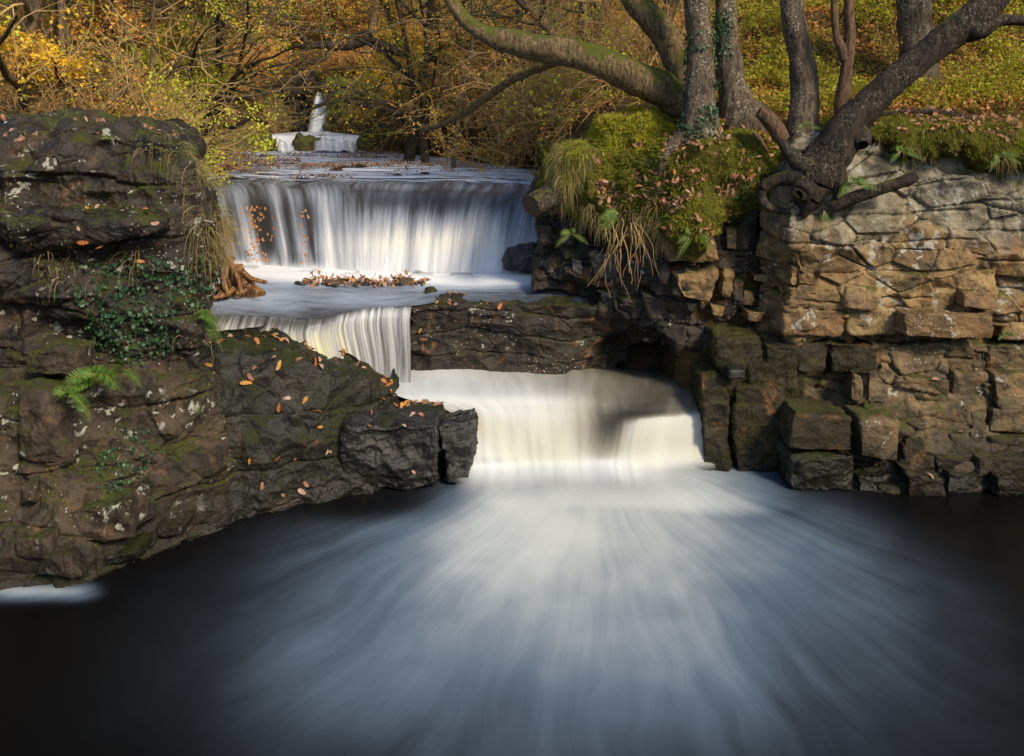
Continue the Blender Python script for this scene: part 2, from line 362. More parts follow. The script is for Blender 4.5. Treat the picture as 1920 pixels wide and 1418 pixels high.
def zrow(row, dz=0, dY=0, z=None):
    out = []
    for c in row:
        p = W(*c[:3]); Y = p[1] + dY; zz = (p[2] + dz) if z is None else z
        out.append((960 + p[0] * F / Y if dY == 0 else c[0], HY + (CZ - zz) * F / Y, Y) + tuple(c[3:]))
    return out

# ================================================================== TERRAIN (structure)
def XR(Y): return np.interp(Y, [8, 12, 14, 17, 21, 24, 25.6, 30, 33, 40], [.9, .75, .6, .6, -1.6, -3.4, -4.95, -6.8, -6.9, -7])
def XL(Y): return np.interp(Y, [8, 12, 14, 20, 25, 26.5, 30, 33, 40], [-4.2, -5.0, -5.9, -8.5, -10.2, -8.2, -8.0, -8.0, -7.9])
def terrain(X, Y):
    P = np.stack([X, Y, X * 0], -1).reshape(-1, 3); n1 = fbm(P, .35, 3, 4).reshape(X.shape); n2 = fbm(P, 1.6, 8, 3).reshape(X.shape)
    dR = X - XR(Y); dL = XL(Y) - X
    bedU = 2.45
    right = 3.05 + .55 * sm(0, .4, dR) + .55 * np.clip(dR, 0, 60) ** .92 + .35 * n1 * sm(.5, 3, dR) + .10 * n2
    right = np.where(Y < 14, np.interp(Y, [9, 14], [0, 1]) * right + (1 - np.interp(Y, [9, 14], [0, 1])) * (3.74 + .40 * np.clip(X - 2.0, 0, 60) * sm(11.0, 13.5, Y) + .30 * np.clip(Y - 11.0, 0, 60)), right)
    left = 2.9 + .35 * sm(0, .8, dL) + .16 * np.clip(dL, 0, 4) + .5 * np.clip(dL - 4, 0, 60) ** .95 + .3 * n1 * sm(.5, 3, dL) + .08 * n2
    far = 3.3 + 2.2 * sm(31.8, 32.6, Y) + .42 * np.clip(Y - 33, 0, 200) ** .97 + .5 * n1
    bank = np.where(dR > 0, right, np.where(dL > 0, left, bedU))
    bank = np.maximum(bank, np.where(Y > 31.6, far, -9))
    gor = np.full(X.shape, -1.2) + 6.5 * sm(8.5, 15, np.abs(X)) + 5 * sm(0, -8, Y)
    k = sm(9.35, 9.75, Y) * sm(1.9, 2.1, X) + sm(10.6, 11.3, Y) * (X > XR(Y)) * (X <= 2.1)
    k = np.clip(k + sm(8.9, 9.4, Y) * sm(-5.0, -5.6, X) + sm(.2, .8, Y - np.interp(X, [-5.5, -3.6, -2.2, .5], [14.0, 13.5, 13.0, 12.1])) * (X < XR(Y) + .3), 0, 1)
    return gor * (1 - k) + bank * k
def nonuni(a, b, fine, lo, hi):
    c = [np.arange(a, b, fine)]; x = b; s = fine; u = []
    while x < hi: u.append(x); s = min(s * 1.12, 6); x += s
    v = []; x = a - fine; s = fine
    while x > lo: v.append(x); s = min(s * 1.12, 6); x -= s
    return np.concatenate([v[::-1], c[0], u])
xs = nonuni(-12, 12, .12, -160, 160); ys = nonuni(8.5, 34, .12, -60, 260)
GX, GY = np.meshgrid(xs, ys); GZ = terrain(GX, GY)
Vt = np.stack([GX, GY, GZ], -1).reshape(-1, 3)
tag(mesh('ground', Vt, gridf(len(ys), len(xs)), M['soil']), 'leaf covered woodland ground on both banks of the river', kind='structure')
SURF['ground'] = (Vt, gridf(len(ys), len(xs)), gnormal(np.stack([GX, GY, GZ], -1)).reshape(-1, 3))

# ================================================================== LEFT CLIFF
e = [-150, 40, 140, 250, 350]
L1 = [(-350,1135,6.55),(40,1100,6.80),(140,1088,6.88),(250,1050,7.2),(350,1015,7.5),(425,990,7.75)]
rowsL = [zrow(L1, z=-.4), L1,
 [(-350,1020,6.75),(40,985,6.95),(140,975,7.0),(250,960,7.3),(350,940,7.58),(428,930,7.85)],
 [(-350,860,6.95),(40,860,7.05),(140,855,7.2),(250,850,7.38),(350,850,7.62),(420,850,7.92)],
 [(-350,735,7.1),(40,725,7.2),(140,715,7.35),(250,712,7.48),(350,712,7.68),(392,715,7.95)],
 [(-350,690,7.5),(40,690,7.55),(140,688,7.62),(250,685,7.72),(345,685,7.85),(372,690,8.0)],
 [(-350,600,7.5),(40,600,7.5),(140,600,7.55),(250,600,7.65),(345,600,7.8),(383,605,8.0)],
 [(-350,500,7.45),(40,500,7.45),(140,495,7.5),(250,495,7.6),(350,500,7.78),(402,510,8.0)],
 [(-350,410,7.4),(40,410,7.4),(140,405,7.42),(250,412,7.55),(345,425,7.85),(412,440,8.02)],
 [(-350,388,7.85),(40,388,7.85),(140,385,7.88),(250,388,7.9),(340,390,7.98),(396,395,8.1)],
 [(-350,300,7.92),(40,300,7.92),(140,300,7.95),(250,305,8.0),(330,315,8.08),(380,330,8.2)],
 [(-350,252,8.0),(40,250,8.0),(140,240,8.05),(250,253,8.12),(320,268,8.2),(352,285,8.3)]]
rowsL += [zrow(rowsL[-1], dY=.8), zrow(rowsL[-1], dY=1.8, dz=.0), zrow(rowsL[-1], dY=1.9, z=1.5)]
Gl = wrap(rowsL, (.5, 1.3, 2.6), (4, -30, -110))
left = empty('rock_cliff', W(200, 900, 7.3), 'tall dark brown rock outcrop on the left with ivy, ferns and hanging grass', 'cliff')
def ldisp(P, N):
    base = rdisp(100, .07, .04, .018, (1, 1, 1.5), .035, (.42, .035, .04))(P, N)
    return base + .03 * fbm(P, 1.2, 77, 3)
def split_rows(G, name_rows): pass
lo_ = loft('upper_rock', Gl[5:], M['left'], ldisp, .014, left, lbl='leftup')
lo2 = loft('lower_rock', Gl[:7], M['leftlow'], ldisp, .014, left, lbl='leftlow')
def qblock(name, q, Y, depth, mat, parent, k=9., seed=0, amp=1., sp=.014, tilt=0., nseed=None):
    """q: TL,TR,BR,BL pixels on the front face; Y scalar or four depths in that order"""
    Ys = [Y] * 4 if not hasattr(Y, '__len__') else Y
    tl, tr, br, bl = [W(*p, yy) for p, yy in zip(q, Ys)]
    b = np.array([0, depth, 0]); s = np.array([0, 0, tilt])
    c8 = [bl, br, bl + b, br + b, tl, tr, tl + b + s, tr + b + s]
    P, f, nn = blockmesh(c8, k, sp, seed if nseed is None else nseed, amp)
    o = mesh(name, P, f, mat, parent); SURF[name + str(seed)] = (P, f, nn); return o
# boulders and blocks that lean on the left outcrop
LB = [('boulder', [(10,725),(95,730),(130,905),(5,905)], 6.98, .6, M['leftlow'], 3.4, 21, 1.1, 'rounded grey boulder patched with white lichen at the far left'),
      ('rock_block', [(28,655),(145,655),(150,715),(30,712)], 7.12, .5, M['leftlow'], 7, 22, 1.2, 'squared grey block wedged under the ivy at the far left'),
      ('rock_block', [(85,962),(240,935),(262,1022),(110,1035)], 6.88, .5, M['leftlow'], 7, 23, 1.3, 'broad pale slab low on the left bank above the dark pool'),
      ('rock_block', [(15,1005),(90,1005),(95,1060),(10,1062)], 6.72, .4, M['leftlow'], 7, 24, 1.2, 'small brown block beside the broad slab at the lower left'),
      ('boulder', [(60,1042),(120,1035),(165,1100),(35,1104)], 6.66, .45, M['leftlow'], 5, 25, 1.4, 'wedge shaped stone at the water edge in the lower left corner'),
      ('rock_block', [(288,985),(345,985),(348,1012),(285,1014)], 7.28, .3, M['leftlow'], 6, 26, 1.2, 'low cracked stone at the foot of the left outcrop'),
      ('boulder', [(20,905),(60,900),(70,965),(15,965)], 6.86, .4, M['leftlow'], 4, 27, 1.2, 'small rounded stone below the lichened boulder'),
      ('rock_block', [(180,1045),(268,1030),(262,1062),(170,1078)], 6.92, .4, M['shelf'], 7, 29, 1.2, 'dark wet flat stone at the pool edge on the left')]
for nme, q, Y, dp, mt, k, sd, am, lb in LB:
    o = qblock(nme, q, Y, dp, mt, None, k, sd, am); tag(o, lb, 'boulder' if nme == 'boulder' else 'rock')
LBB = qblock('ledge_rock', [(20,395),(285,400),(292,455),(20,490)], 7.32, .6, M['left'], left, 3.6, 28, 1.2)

# ================================================================== BLACK MOSSY SHELF ROCK
S1 = [(345,1030,7.55),(430,988,7.85),(520,962,8.05),(600,948,8.2),(650,932,8.38),(720,920,8.6),(762,905,8.9)]
rowsS = [zrow(S1, z=-.4), S1,
 [(350,880,7.72),(425,870,7.95),(520,860,8.12),(600,850,8.26),(640,840,8.42),(712,830,8.65),(750,825,8.95)],
 [(352,760,7.95),(430,755,8.06),(520,755,8.18),(602,762,8.32),(640,775,8.5),(705,775,8.7),(748,775,8.98)],
 [(360,668,8.2),(430,665,8.28),(520,670,8.36),(602,690,8.46),(655,715,8.62),(705,738,8.78),(742,745,9.0)],
 [(370,645,8.7),(430,642,8.7),(520,645,8.8),(600,660,8.85),(660,680,8.95),(705,702,9.0),(738,722,9.08)],
 [(380,626,9.2),(430,622,9.2),(500,617,9.25),(560,630,9.25),(640,656,9.28),(700,682,9.3),(732,706,9.32)]]
rowsS += [zrow(rowsS[-1], dY=.08, dz=-.1), zrow(rowsS[-1], dY=.1, z=.2)]
Gs = wrap(rowsS, (.3,), (6,))
shelf = loft('rock_shelf', Gs, M['shelf'], rdisp(200, .055, .03, .015, (1, 1, 1.2), .02, (.5, .02, .02)), .014, lbl='shelf')
tag(shelf, 'black mossy rock shelf strewn with orange leaves left of the lower fall', 'rock')
# block beside the fall
wb = empty('rock_block', W(740, 900, 8.5), 'square black wet rock block with leafy top beside the lower fall', 'rock')
qblock('main_block', [(628,800),(828,790),(838,930),(640,935)], [8.3,8.34,8.42,8.42], .85, M['wet'], wb, 9, 31, 1.6, tilt=-.02)
qblock('end_block', [(808,796),(903,776),(880,915),(830,925)], [8.5,8.62,8.62,8.5], .6, M['wet'], wb, 6, 32, 1.6)
# ================================================================== MIDDLE LEDGE WALL
xsM = [760, 850, 950, 1050, 1150, 1250, 1350]
rowsM = [[(x, 730, 10.05 + max(0, x - 1060) * .006) for x in xsM], [(x, 695, 10.1 + max(0, x - 1060) * .006) for x in xsM],
 [(x, 640, 10.08 + max(0, x - 1060) * .005) for x in xsM],
 [(765,590,9.98),(850,588,9.96),(950,590,9.98),(1050,590,10.0),(1150,595,10.02),(1250,600,10.3),(1350,600,10.4)],
 [(768,572,10.0),(850,568,10.0),(950,566,10.02),(1050,566,10.05),(1150,572,10.1),(1250,580,10.3),(1350,580,10.4)],
 [(800,562,10.3),(860,558,10.45),(950,554,10.5),(1050,554,10.5),(1150,560,10.6),(1250,560,10.6),(1350,560,10.6)]]
rowsM += [zrow(rowsM[-1], dY=.2, dz=-.06), zrow(rowsM[-1], dY=.25, z=1.0)]
o = loft('rock_ledge', wrapl(rowsM, (.15, .4), (4, 8)), M['darkrock'], rdisp(300, .03, .03, .014, (1, 1, 2.), .03, (.28, .02, .03)), .015, lbl='ledge')
tag(o, 'low dark rock ledge with leaf covered top between the curtain fall and the right bank', 'rock')

# ================================================================== RIGHT BANK ROCKS
prom = empty('rock_cliff', W(1200, 600, 9.8), 'dark overhanging rock bank under the moss right of the wide fall', 'cliff')
xp = [1000, 1070, 1150, 1230, 1300, 1370, 1430, 1500]
def R8(ys_, Ys_): return [(x, y, Y) for x, y, Y in zip(xp, ys_, Ys_)]
rowsP = [R8([600,600,610,640,660,660,650,650], [11.2,11.2,11.1,11.0,10.9,10.2,10.1,10.0]),
 R8([560,572,585,625,655,655,640,640], [10.9,10.6,10.3,10.0,9.7,9.55,9.6,9.5]),
 R8([540,555,570,600,632,640,620,620], [10.75,10.35,10.05,9.75,9.5,9.5,9.55,9.45]),
 R8([490,490,500,540,560,560,540,540], [10.8,10.35,10.0,9.7,9.4,9.5,9.55,9.4]),
 R8([430,430,440,460,470,450,440,430], [10.8,10.3,9.95,9.65,9.4,9.5,9.6,9.4]),
 R8([370,370,370,380,400,380,380,370], [10.9,10.4,10.1,9.8,9.6,9.6,9.65,9.4]),
 R8([330,310,300,300,300,300,300,300], [11.0,10.7,10.5,10.3,10.1,10.0,9.9,9.8])]
Gp = wrapl(rowsP, (.5, 1.4), (6, 30))
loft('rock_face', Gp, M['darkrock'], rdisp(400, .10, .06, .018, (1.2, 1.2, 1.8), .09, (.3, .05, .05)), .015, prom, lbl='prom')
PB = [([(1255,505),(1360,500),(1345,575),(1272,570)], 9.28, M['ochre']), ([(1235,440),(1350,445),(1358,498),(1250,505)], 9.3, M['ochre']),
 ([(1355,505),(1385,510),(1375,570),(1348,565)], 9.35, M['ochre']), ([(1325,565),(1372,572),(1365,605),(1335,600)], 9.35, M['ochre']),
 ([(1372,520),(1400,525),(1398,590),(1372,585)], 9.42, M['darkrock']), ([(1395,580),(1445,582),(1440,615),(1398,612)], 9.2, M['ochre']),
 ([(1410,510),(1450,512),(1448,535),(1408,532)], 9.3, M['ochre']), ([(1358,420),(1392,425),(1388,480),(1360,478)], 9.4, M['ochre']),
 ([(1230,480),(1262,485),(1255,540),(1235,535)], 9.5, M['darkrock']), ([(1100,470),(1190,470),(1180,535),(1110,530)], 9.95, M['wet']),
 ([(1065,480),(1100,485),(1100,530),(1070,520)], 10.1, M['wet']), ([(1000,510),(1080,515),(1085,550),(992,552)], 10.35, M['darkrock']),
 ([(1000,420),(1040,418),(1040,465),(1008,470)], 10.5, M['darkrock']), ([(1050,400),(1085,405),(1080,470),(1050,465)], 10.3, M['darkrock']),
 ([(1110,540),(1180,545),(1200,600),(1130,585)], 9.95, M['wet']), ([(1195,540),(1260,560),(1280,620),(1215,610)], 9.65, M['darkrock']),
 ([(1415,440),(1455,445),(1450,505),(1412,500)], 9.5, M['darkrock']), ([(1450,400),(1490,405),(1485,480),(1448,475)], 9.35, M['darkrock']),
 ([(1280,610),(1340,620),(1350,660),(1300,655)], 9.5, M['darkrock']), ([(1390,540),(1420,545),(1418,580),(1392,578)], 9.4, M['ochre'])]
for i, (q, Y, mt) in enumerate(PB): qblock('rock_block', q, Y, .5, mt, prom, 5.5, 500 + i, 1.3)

# right cliff built of bedded blocks
rc = empty('rock_cliff', W(1700, 640, 9.0), 'tan sandstone cliff of stacked blocks spotted with lichen on the right', 'cliff')
def bw(name, rows, parent, seed, Vary=.035):
    rr = random.Random(seed); cnt = 0
    for (y0, y1, Y, xe, mats, am) in rows:
        for a, b in zip(xe[:-1], xe[1:]):
            if a is None or b is None: continue
            j = lambda s: rr.uniform(-s * 2.2, s * 2.2)
            q = [(a - 1 + j(3), y0 - 1 + j(3)), (b + 1 + j(3), y0 - 1 + j(3)), (b + 1 + j(3), y1 + 1 + j(3)), (a - 1 + j(3), y1 + 1 + j(3))]
            YY = Y + j(Vary); Ys = [YY + j(.03) + .02, YY + j(.03) + .02, YY + j(.03), YY + j(.03)]
            qblock(name, q, Ys, .55, rr.choice(mats), parent, rr.uniform(6, 13), seed * 50 + cnt, am, nseed=60); cnt += 1
t_, p_, b_, tl_, mr_ = M['tan'], M['pale'], M['brown'], M['tanlow'], M['mossrock']
UP = [([(1502,412),(1558,392),(1547,500),(1480,492)], M['cliff']), ([(1783,462),(1882,460),(1872,556),(1780,546)], M['cliff']), ([(1480,492),(1540,498),(1538,545),(1480,542)], M['cliff'])]
for i, (q, mt) in enumerate(UP): qblock('rock_block', q, 8.92 + .02 * math.sin(i * 2.1) + (.08 if q[0][1] < 300 else 0), .5, mt, rc, 8, 640 + i, 1.7, nseed=60)
RC = [(540,587,8.93,[1480,1535,1590,1648],[t_],1.1),(540,587,8.93,[1735,1800,1860],[t_,b_],1.1),
 (583,638,8.93,[1472,1582],[b_],1.),(585,632,8.9,[1590,1690],[t_],1.)]
bw('rock_block', RC, rc, 61)
qblock('slab', [(1692,586),(1872,590),(1868,640),(1698,634)], 8.74, .6, M['brown'], rc, 14, 701, .9)
bw('rock_block', [(585,640,9.05,[1880,1990],[t_],1.)], rc, 62)
# dark backing rock behind the joints
bx = (1488, 1560, 1650, 1750, 1850, 2050, 2600)
bk = [[(x, y, Y) for x in bx] for y, Y in ((648, 9.15), (600, 9.0), (520, 8.93), (440, 8.90), (340, 8.95), (275, 9.02))] + [[(x, 240, 9.4) for x in bx]]
def cliffd(P, N):
    return .13 * poly(P, 1.3, 451, .5, .6, .5, False, (1, 1, 1.5)) + .13 * poly(P, 2.7, 455, .5, .7, .5, True, (1, 1, 1.5)) + .05 * poly(P, 7, 459, .5, .7, .6, True) + facet(P, 1.9, 470, .03, .12, .07, .035, (1, 1, 1.9)) + strata(P, .33, .018, .035, 480) + .012 * fbm(P, 9, 490, 4)
g_ = pxgrid(bk); g_ = np.concatenate([g_[:, :1] + [-.25, .5, 0], g_[:, :1] + [-.03, .12, 0], g_], 1)
loft('cliff_face', g_, M['cliff'], cliffd, .013, rc, lbl='backing')
# lower tiers, a ledge of its own
lt = empty('rock_ledge', W(1700, 850, 8.6), 'stepped lower rock ledge with mossy wet foot below the tan cliff', 'rock')
LT = [(642,706,9.03,[1500,1560,1640],[mr_],1.2),(645,712,9.02,[1640,1785,1855,1990],[tl_],1.3),
 (700,760,8.98,[1595,1624,1695],[tl_],1.1),(708,770,8.88,[1697,1782],[tl_],.8),(700,776,8.85,[1783,1866,1990],[tl_],1.),
 (766,795,8.82,[1694,1778],[tl_],.7),(770,820,8.78,[1694,1730,1775,1822,1855,1990],[tl_],.8),
 (815,868,8.64,[1692,1735,1775,1822,1855,1990],[tl_,tl_,mr_],1.),(860,905,8.5,[1690,1760,1830,1990],[mr_],1.4),(890,945,8.38,[1612,1700,1780,1870,1990],[M['shelf'],mr_],1.4)]
bw('rock_block', LT, lt, 63)
bk = [[(x, y, Y + (.30 if x < 1600 else 0)) for x in (1500, 1560, 1650, 1750, 1850, 2050, 2600)] for y, Y in ((960, 8.42), (905, 8.50), (870, 8.62), (820, 8.74), (775, 8.84), (700, 8.98), (640, 9.06))] + [[(x, 634, 9.5) for x in (1500, 1560, 1650, 1750, 1850, 2050, 2600)]]
loft('ledge_face', pxgrid(bk), M['tanlow'], cliffd, .014, lt, lbl='backing2')
qblock('rock_block', [(1488,770),(1606,782),(1604,852),(1476,848)], [8.5,8.5,8.48,8.48], .6, M['mossrock'], lt, 14, 711, .8)
qblock('rock_block', [(1613,784),(1690,786),(1688,868),(1613,862)], [8.52,8.54,8.5,8.5], .5, M['tanlow'], lt, 14, 712, .8)
qblock('rock_block', [(1474,846),(1612,850),(1615,935),(1478,930)], 8.46, .6, M['shelf'], lt, 8, 713, 1.2)
# algae covered step block left of it
st = empty('rock_block', W(1400, 880, 8.9), 'brown green algae covered stepped rock right of the lower fall', 'rock')
for i, (q, Y, dp) in enumerate([([(1338,628),(1440,625),(1440,760),(1350,760)], 9.0, .9), ([(1432,640),(1520,650),(1520,790),(1432,780)], 8.98, .8),
    ([(1312,706),(1372,700),(1378,900),(1318,898)], 8.92, .7), ([(1372,722),(1480,715),(1478,915),(1375,905)], 8.88, .7), ([(1400,680),(1500,672),(1500,760),(1405,760)], 8.93, .7)]):
    qblock('rock_step', q, Y, dp, M['mossrock'], st, 9, 720 + i, 1.2)
qblock('loose_stone', [(1368,694),(1402,692),(1400,712),(1366,712)], 8.8, .25, M['wet'], st, 8, 729, .6)

tag(qblock('boulder', [(945,468),(1015,455),(1030,525),(930,522)], 11.35, .6, M['wet'], None, 3, 760, 1.5, .02), 'dark rounded boulder veiled by spray at the right foot of the wide fall', 'boulder')
# moss cap on the right bank
cap = empty('mossy_bank', W(1300, 330, 9.8), 'moss and root covered bank top above the dark overhang', 'bank')
xc = [1015, 1080, 1150, 1230, 1300, 1380, 1450, 1540, 1620, 1700, 1800, 1900, 2600]
def RW(ys_, Ys_): return [(x, y, Y) for x, y, Y in zip(xc, ys_, Ys_)]
rowsC = [RW([360,420,440,450,470,400,395,380,270,285,290,320,320], [11.0,10.6,10.3,10.0,9.8,9.8,9.8,9.5,9.4,9.4,9.4,9.4,9.4]),
 RW([350,410,435,450,472,400,395,375,262,278,285,315,320], [10.75,10.2,9.9,9.55,9.25,9.4,9.4,9.1,9.05,9.0,8.95,8.9,8.85]),
 RW([325,350,380,395,405,330,335,325,248,255,265,285,290], [10.7,10.1,9.75,9.35,9.05,9.2,9.15,8.98,8.95,8.9,8.85,8.8,8.8]),
 RW([305,302,300,300,275,264,268,262,232,235,242,255,260], [10.75,10.3,9.95,9.5,9.22,9.28,9.25,9.08,9.02,8.97,8.92,8.86,8.85]),
 RW([292,290,280,262,246,240,240,235,224,224,228,235,236], [11.2,10.7,10.5,10.2,9.9,9.9,9.8,9.6,9.4,9.3,9.3,9.2,9.2]),
 RW([285,280,262,228,212,212,212,212,212,212,212,212,212], [12,11.6,11.4,11.2,11,11,10.9,10.8,10.6,10.5,10.5,10.4,10.4])]
def capd(P, N): return .09 * fbm(P, 2.2, 33, 3) + .03 * fbm(P, 8, 36, 3) + .02 * facet(P, 3.5, 88, 1, 2)
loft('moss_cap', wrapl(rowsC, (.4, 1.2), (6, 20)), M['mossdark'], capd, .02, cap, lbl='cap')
def hummock(q, Y, dp, sd, mat, lb, k=2.6):
    o = qblock('moss_hummock', q, Y, dp, mat, None, k, sd, 3.0, .02); return tag(o, lb, 'moss')
hummock([(1128,198),(1300,190),(1310,330),(1092,330)], 9.85, 1.4, 741, M['moss'], 'broad golden moss dome with fallen leaves at the foot of the leaning trunk')
hummock([(1018,262),(1135,258),(1130,405),(1035,400)], 10.0, 1.0, 742, M['moss'], 'grass topped moss hummock overhanging the wide fall')
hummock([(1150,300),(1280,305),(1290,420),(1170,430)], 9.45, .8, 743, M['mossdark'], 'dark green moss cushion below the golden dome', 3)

# ================================================================== WATER
M['pool'] = watermat('long exposure pool water', (.004, .004, .004), (.54, .585, .59), (.50, .52, .45), (7.5, .20), rip=(.003, 3, .3), contrast=.18, rough=.25, radial=(.95, 9.9), tint=(.11, .155, .21), spec=.14)  # blue in the tint is sky reflection painted into the water colour
M['mid'] = watermat('long exposure middle pool water', (.012, .011, .009), (.54, .58, .60), (.50, .51, .43), (3, .5), contrast=.18, rough=.3, tint=(.22, .21, .17))
M['basin'] = watermat('long exposure basin water', (.03, .036, .045), (.82, .85, .88), (.66, .66, .44), (1.0, 4.), rip=(.006, 3, 2.), contrast=.3, rough=.2, tint=(.30, .37, .48))  # tint has the blue of the sky put into the basin colour
M['fall'] = watermat('falling white water', (.030, .029, .028), (.63, .65, .67), (.62, .60, .48), (5., .28), contrast=.55, rough=.3, tint=(.22, .25, .30))
M['curt'] = watermat('thin curtain of falling water', (.05, .048, .042), (.66, .69, .72), (.56, .55, .34), (13., .3), contrast=.8, rough=.3, tint=(.26, .27, .28))
M['river'] = watermat('shallow upper river', (.03, .034, .042), (.80, .85, .92), (.7, .7, .6), (.7, 4.5), rip=(.016, 3.5, 3.), contrast=1.9, rough=.12, tint=(.36, .48, .68))  # blue-white tint paints the reflected sky onto the river
def wloft(name, G, mat, sp=.03, disp=0., freq=(7., .35), label=None, kind=None, cat=None, seedn=0, split=None):
    G = np.asarray(G, float)
    if G.shape[2] == 5: G = np.concatenate([G, G[..., :1] * 0], 2)
    A = resample(G, sp, sp); nr, nc = A.shape[:2]
    k = int(np.argmax(np.linalg.norm(A[:, -1, :3] - A[:, 0, :3], axis=1)))
    u = np.concatenate([[0], np.cumsum(np.linalg.norm(np.diff(A[nr // 2, :, :3], axis=0), axis=1))])
    v = np.concatenate([[0], np.cumsum(np.linalg.norm(np.diff(A[:, nc // 2, :3], axis=0), axis=1))])
    U, V = np.meshgrid(u, v); flow = np.stack([U, V, U * 0], -1)
    P = A[..., :3]; N = gnormal(A)
    if disp:
        q = np.stack([U * freq[0], V * freq[1], U * 0], -1).reshape(-1, 3)
        d = (fbm(q, 1, 900 + seedn, 3)).reshape(nr, nc) * disp * np.clip(A[..., 3] * 2, 0, 1)
        P = P + N * d[..., None]
    if split:
        cut = int(np.argmin(np.linalg.norm(A[:, nc // 2, :3] - cr(G, np.array([float(split[0])]))[0][G.shape[1] // 2][:3], axis=1)))
        for (a, b_), (nm, lb, kd, ct) in zip(((0, cut + 1), (cut, nr)), split[1]):
            oo = mesh(nm, P[a:b_].reshape(-1, 3), gridf(b_ - a, nc), mat, None, True, None, {'foam': np.clip(A[a:b_, :, 3], 0, 1).ravel(), 'cream': np.clip(A[a:b_, :, 4], 0, 1).ravel(), 'flow': flow[a:b_].reshape(-1, 3), 'fade': np.clip(A[a:b_, :, 5], 0, 1).ravel()}); tag(oo, lb, ct, None, kd)
        return
    o = mesh(name, P.reshape(-1, 3), gridf(nr, nc), mat, None, True, None, {'foam': np.clip(A[..., 3], 0, 1).ravel(), 'cream': np.clip(A[..., 4], 0, 1).ravel(), 'flow': flow.reshape(-1, 3), 'fade': np.clip(A[..., 5], 0, 1).ravel()})
    SURF[name + str(seedn)] = (P.reshape(-1, 3), gridf(nr, nc), gnormal(P).reshape(-1, 3))
    return tag(o, label, cat, None, kind)
# dark pool in front
def poolfoam(X, Y):
    px = 960 + X * F / np.maximum(Y, .5); py = HY + CZ * F / np.maximum(Y, .5)
    dx = X - .95; dy = 9.0 - Y; r = np.hypot(dx, dy); th = np.arctan2(dx, dy + 1.6)
    f = .84 * np.exp(-(r / 3.5) ** 3.4) * np.exp(-np.abs(th / np.where(th < 0, .66, .61)) ** 2.4)
    f = f + .20 * np.exp(-(r / 4.8) ** 6) * np.exp(-((th + .45) / .28) ** 2)
    f = np.maximum(f, 1.0 * sm(7.5, 8.25, Y) * sm(-1.0, .0, X) * (1 - sm(1.9, 3.4, X)) * .92)
    f = f * (1 - .8 * sm(-.2, -1.2, X) * sm(7.7, 8.2, Y))
    c = np.exp(-((px - 60) / 110) ** 4) * np.exp(-((py - 1108 - .0 * px) / 17) ** 2) * (Y > 0)
    nz_ = fbm(np.stack([X.ravel() * .9, Y.ravel() * .9, X.ravel() * 0], 1), 1., 555, 4).reshape(X.shape)
    f = f * (1 + .16 * nz_) + .03 * nz_ * np.exp(-(r / 4.5) ** 4)
    return np.clip(np.maximum(f, c * .42 * (1 + .9 * nz_)), 0, 1)
xs = nonuni(-4.6, 5.6, .04, -40, 40); ys = nonuni(4.6, 9.1, .04, -40, 11.2)
PX, PY = np.meshgrid(xs, ys[ys < 11.3]); fo = poolfoam(PX, PY)
tag(mesh('water', np.stack([PX, PY, PX * 0], -1).reshape(-1, 3), gridf(*PX.shape), M['pool'], attrs={'foam': fo.ravel(), 'cream': (.35 * np.exp(-(np.hypot(PX - .95, PY - 7.5) / 1.6) ** 2)).ravel(), 'flow': np.stack([PX, PY, PX * 0], -1).reshape(-1, 3)}),
    'dark pool with pale foam fanning out from the lower fall', kind='structure')
# middle pool and lower fall
mp = [[(720,690,10.25,.65,0),(800,690,10.25,.8,0),(880,690,10.25,.75,.1),(960,690,10.25,.6,.2),(1050,690,10.3,.5,.3),(1130,692,10.5,.3,.3),(1220,692,10.6,.15,.3),(1340,692,10.7,.05,.3)],
 [(728,712,9.85,.85,0),(805,712,9.85,.95,0),(885,712,9.85,.9,.1),(965,712,9.85,.75,.2),(1050,712,9.85,.6,.3),(1135,712,9.85,.4,.3),(1225,712,9.85,.22,.3),(1340,712,9.85,.12,.3)],
 [(740,742,9.3,.9,.1),(815,742,9.3,.95,.1),(895,742,9.3,.9,.1),(970,742,9.3,.9,.2),(1050,742,9.3,.75,.3),(1135,745,9.3,.36,.3),(1225,745,9.3,.17,.2),(1335,742,9.3,.30,.3)],
 [(840,772,9.12,.6,.3),(880,770,9.15,.7,.3),(925,772,9.15,.85,.3),(980,775,9.15,.88,.4),(1055,775,9.15,.75,.5),(1140,778,9.15,.16,.3),(1215,775,9.12,.13,.2),(1330,768,9.1,.4,.5)],
 [(850,800,9.04,.5,.6),(885,802,9.04,.65,.8),(930,805,9.04,.8,.8),(985,808,9.04,.82,.8),(1058,808,9.04,.72,.8),(1145,808,9.02,.14,.5),(1205,792,8.99,.8,.6),(1325,792,8.99,.9,.6)],
 [(855,850,8.93,.7,.3),(890,850,8.93,.95,.1),(935,850,8.93,.85,.6),(990,850,8.93,.8,.9),(1060,850,8.93,.8,.9),(1140,850,8.93,.45,.3),(1195,845,8.94,.8,.8),(1322,845,8.94,.85,.8)],
 [(855,893,8.85,.9,0),(893,893,8.85,1,0),(940,893,8.85,1,.2),(995,893,8.85,.95,.4),(1062,893,8.85,.95,.4),(1138,893,8.85,1,.1),(1195,893,8.88,.95,.4),(1320,893,8.88,.95,.5)],
 [(855,905,8.84,.9,0),(893,905,8.84,1,0),(940,905,8.84,1,0),(995,905,8.84,1,0),(1062,905,8.84,1,0),(1138,905,8.84,1,0),(1195,905,8.86,1,0),(1320,905,8.86,1,0)]]
gm = pxgrid(mp)
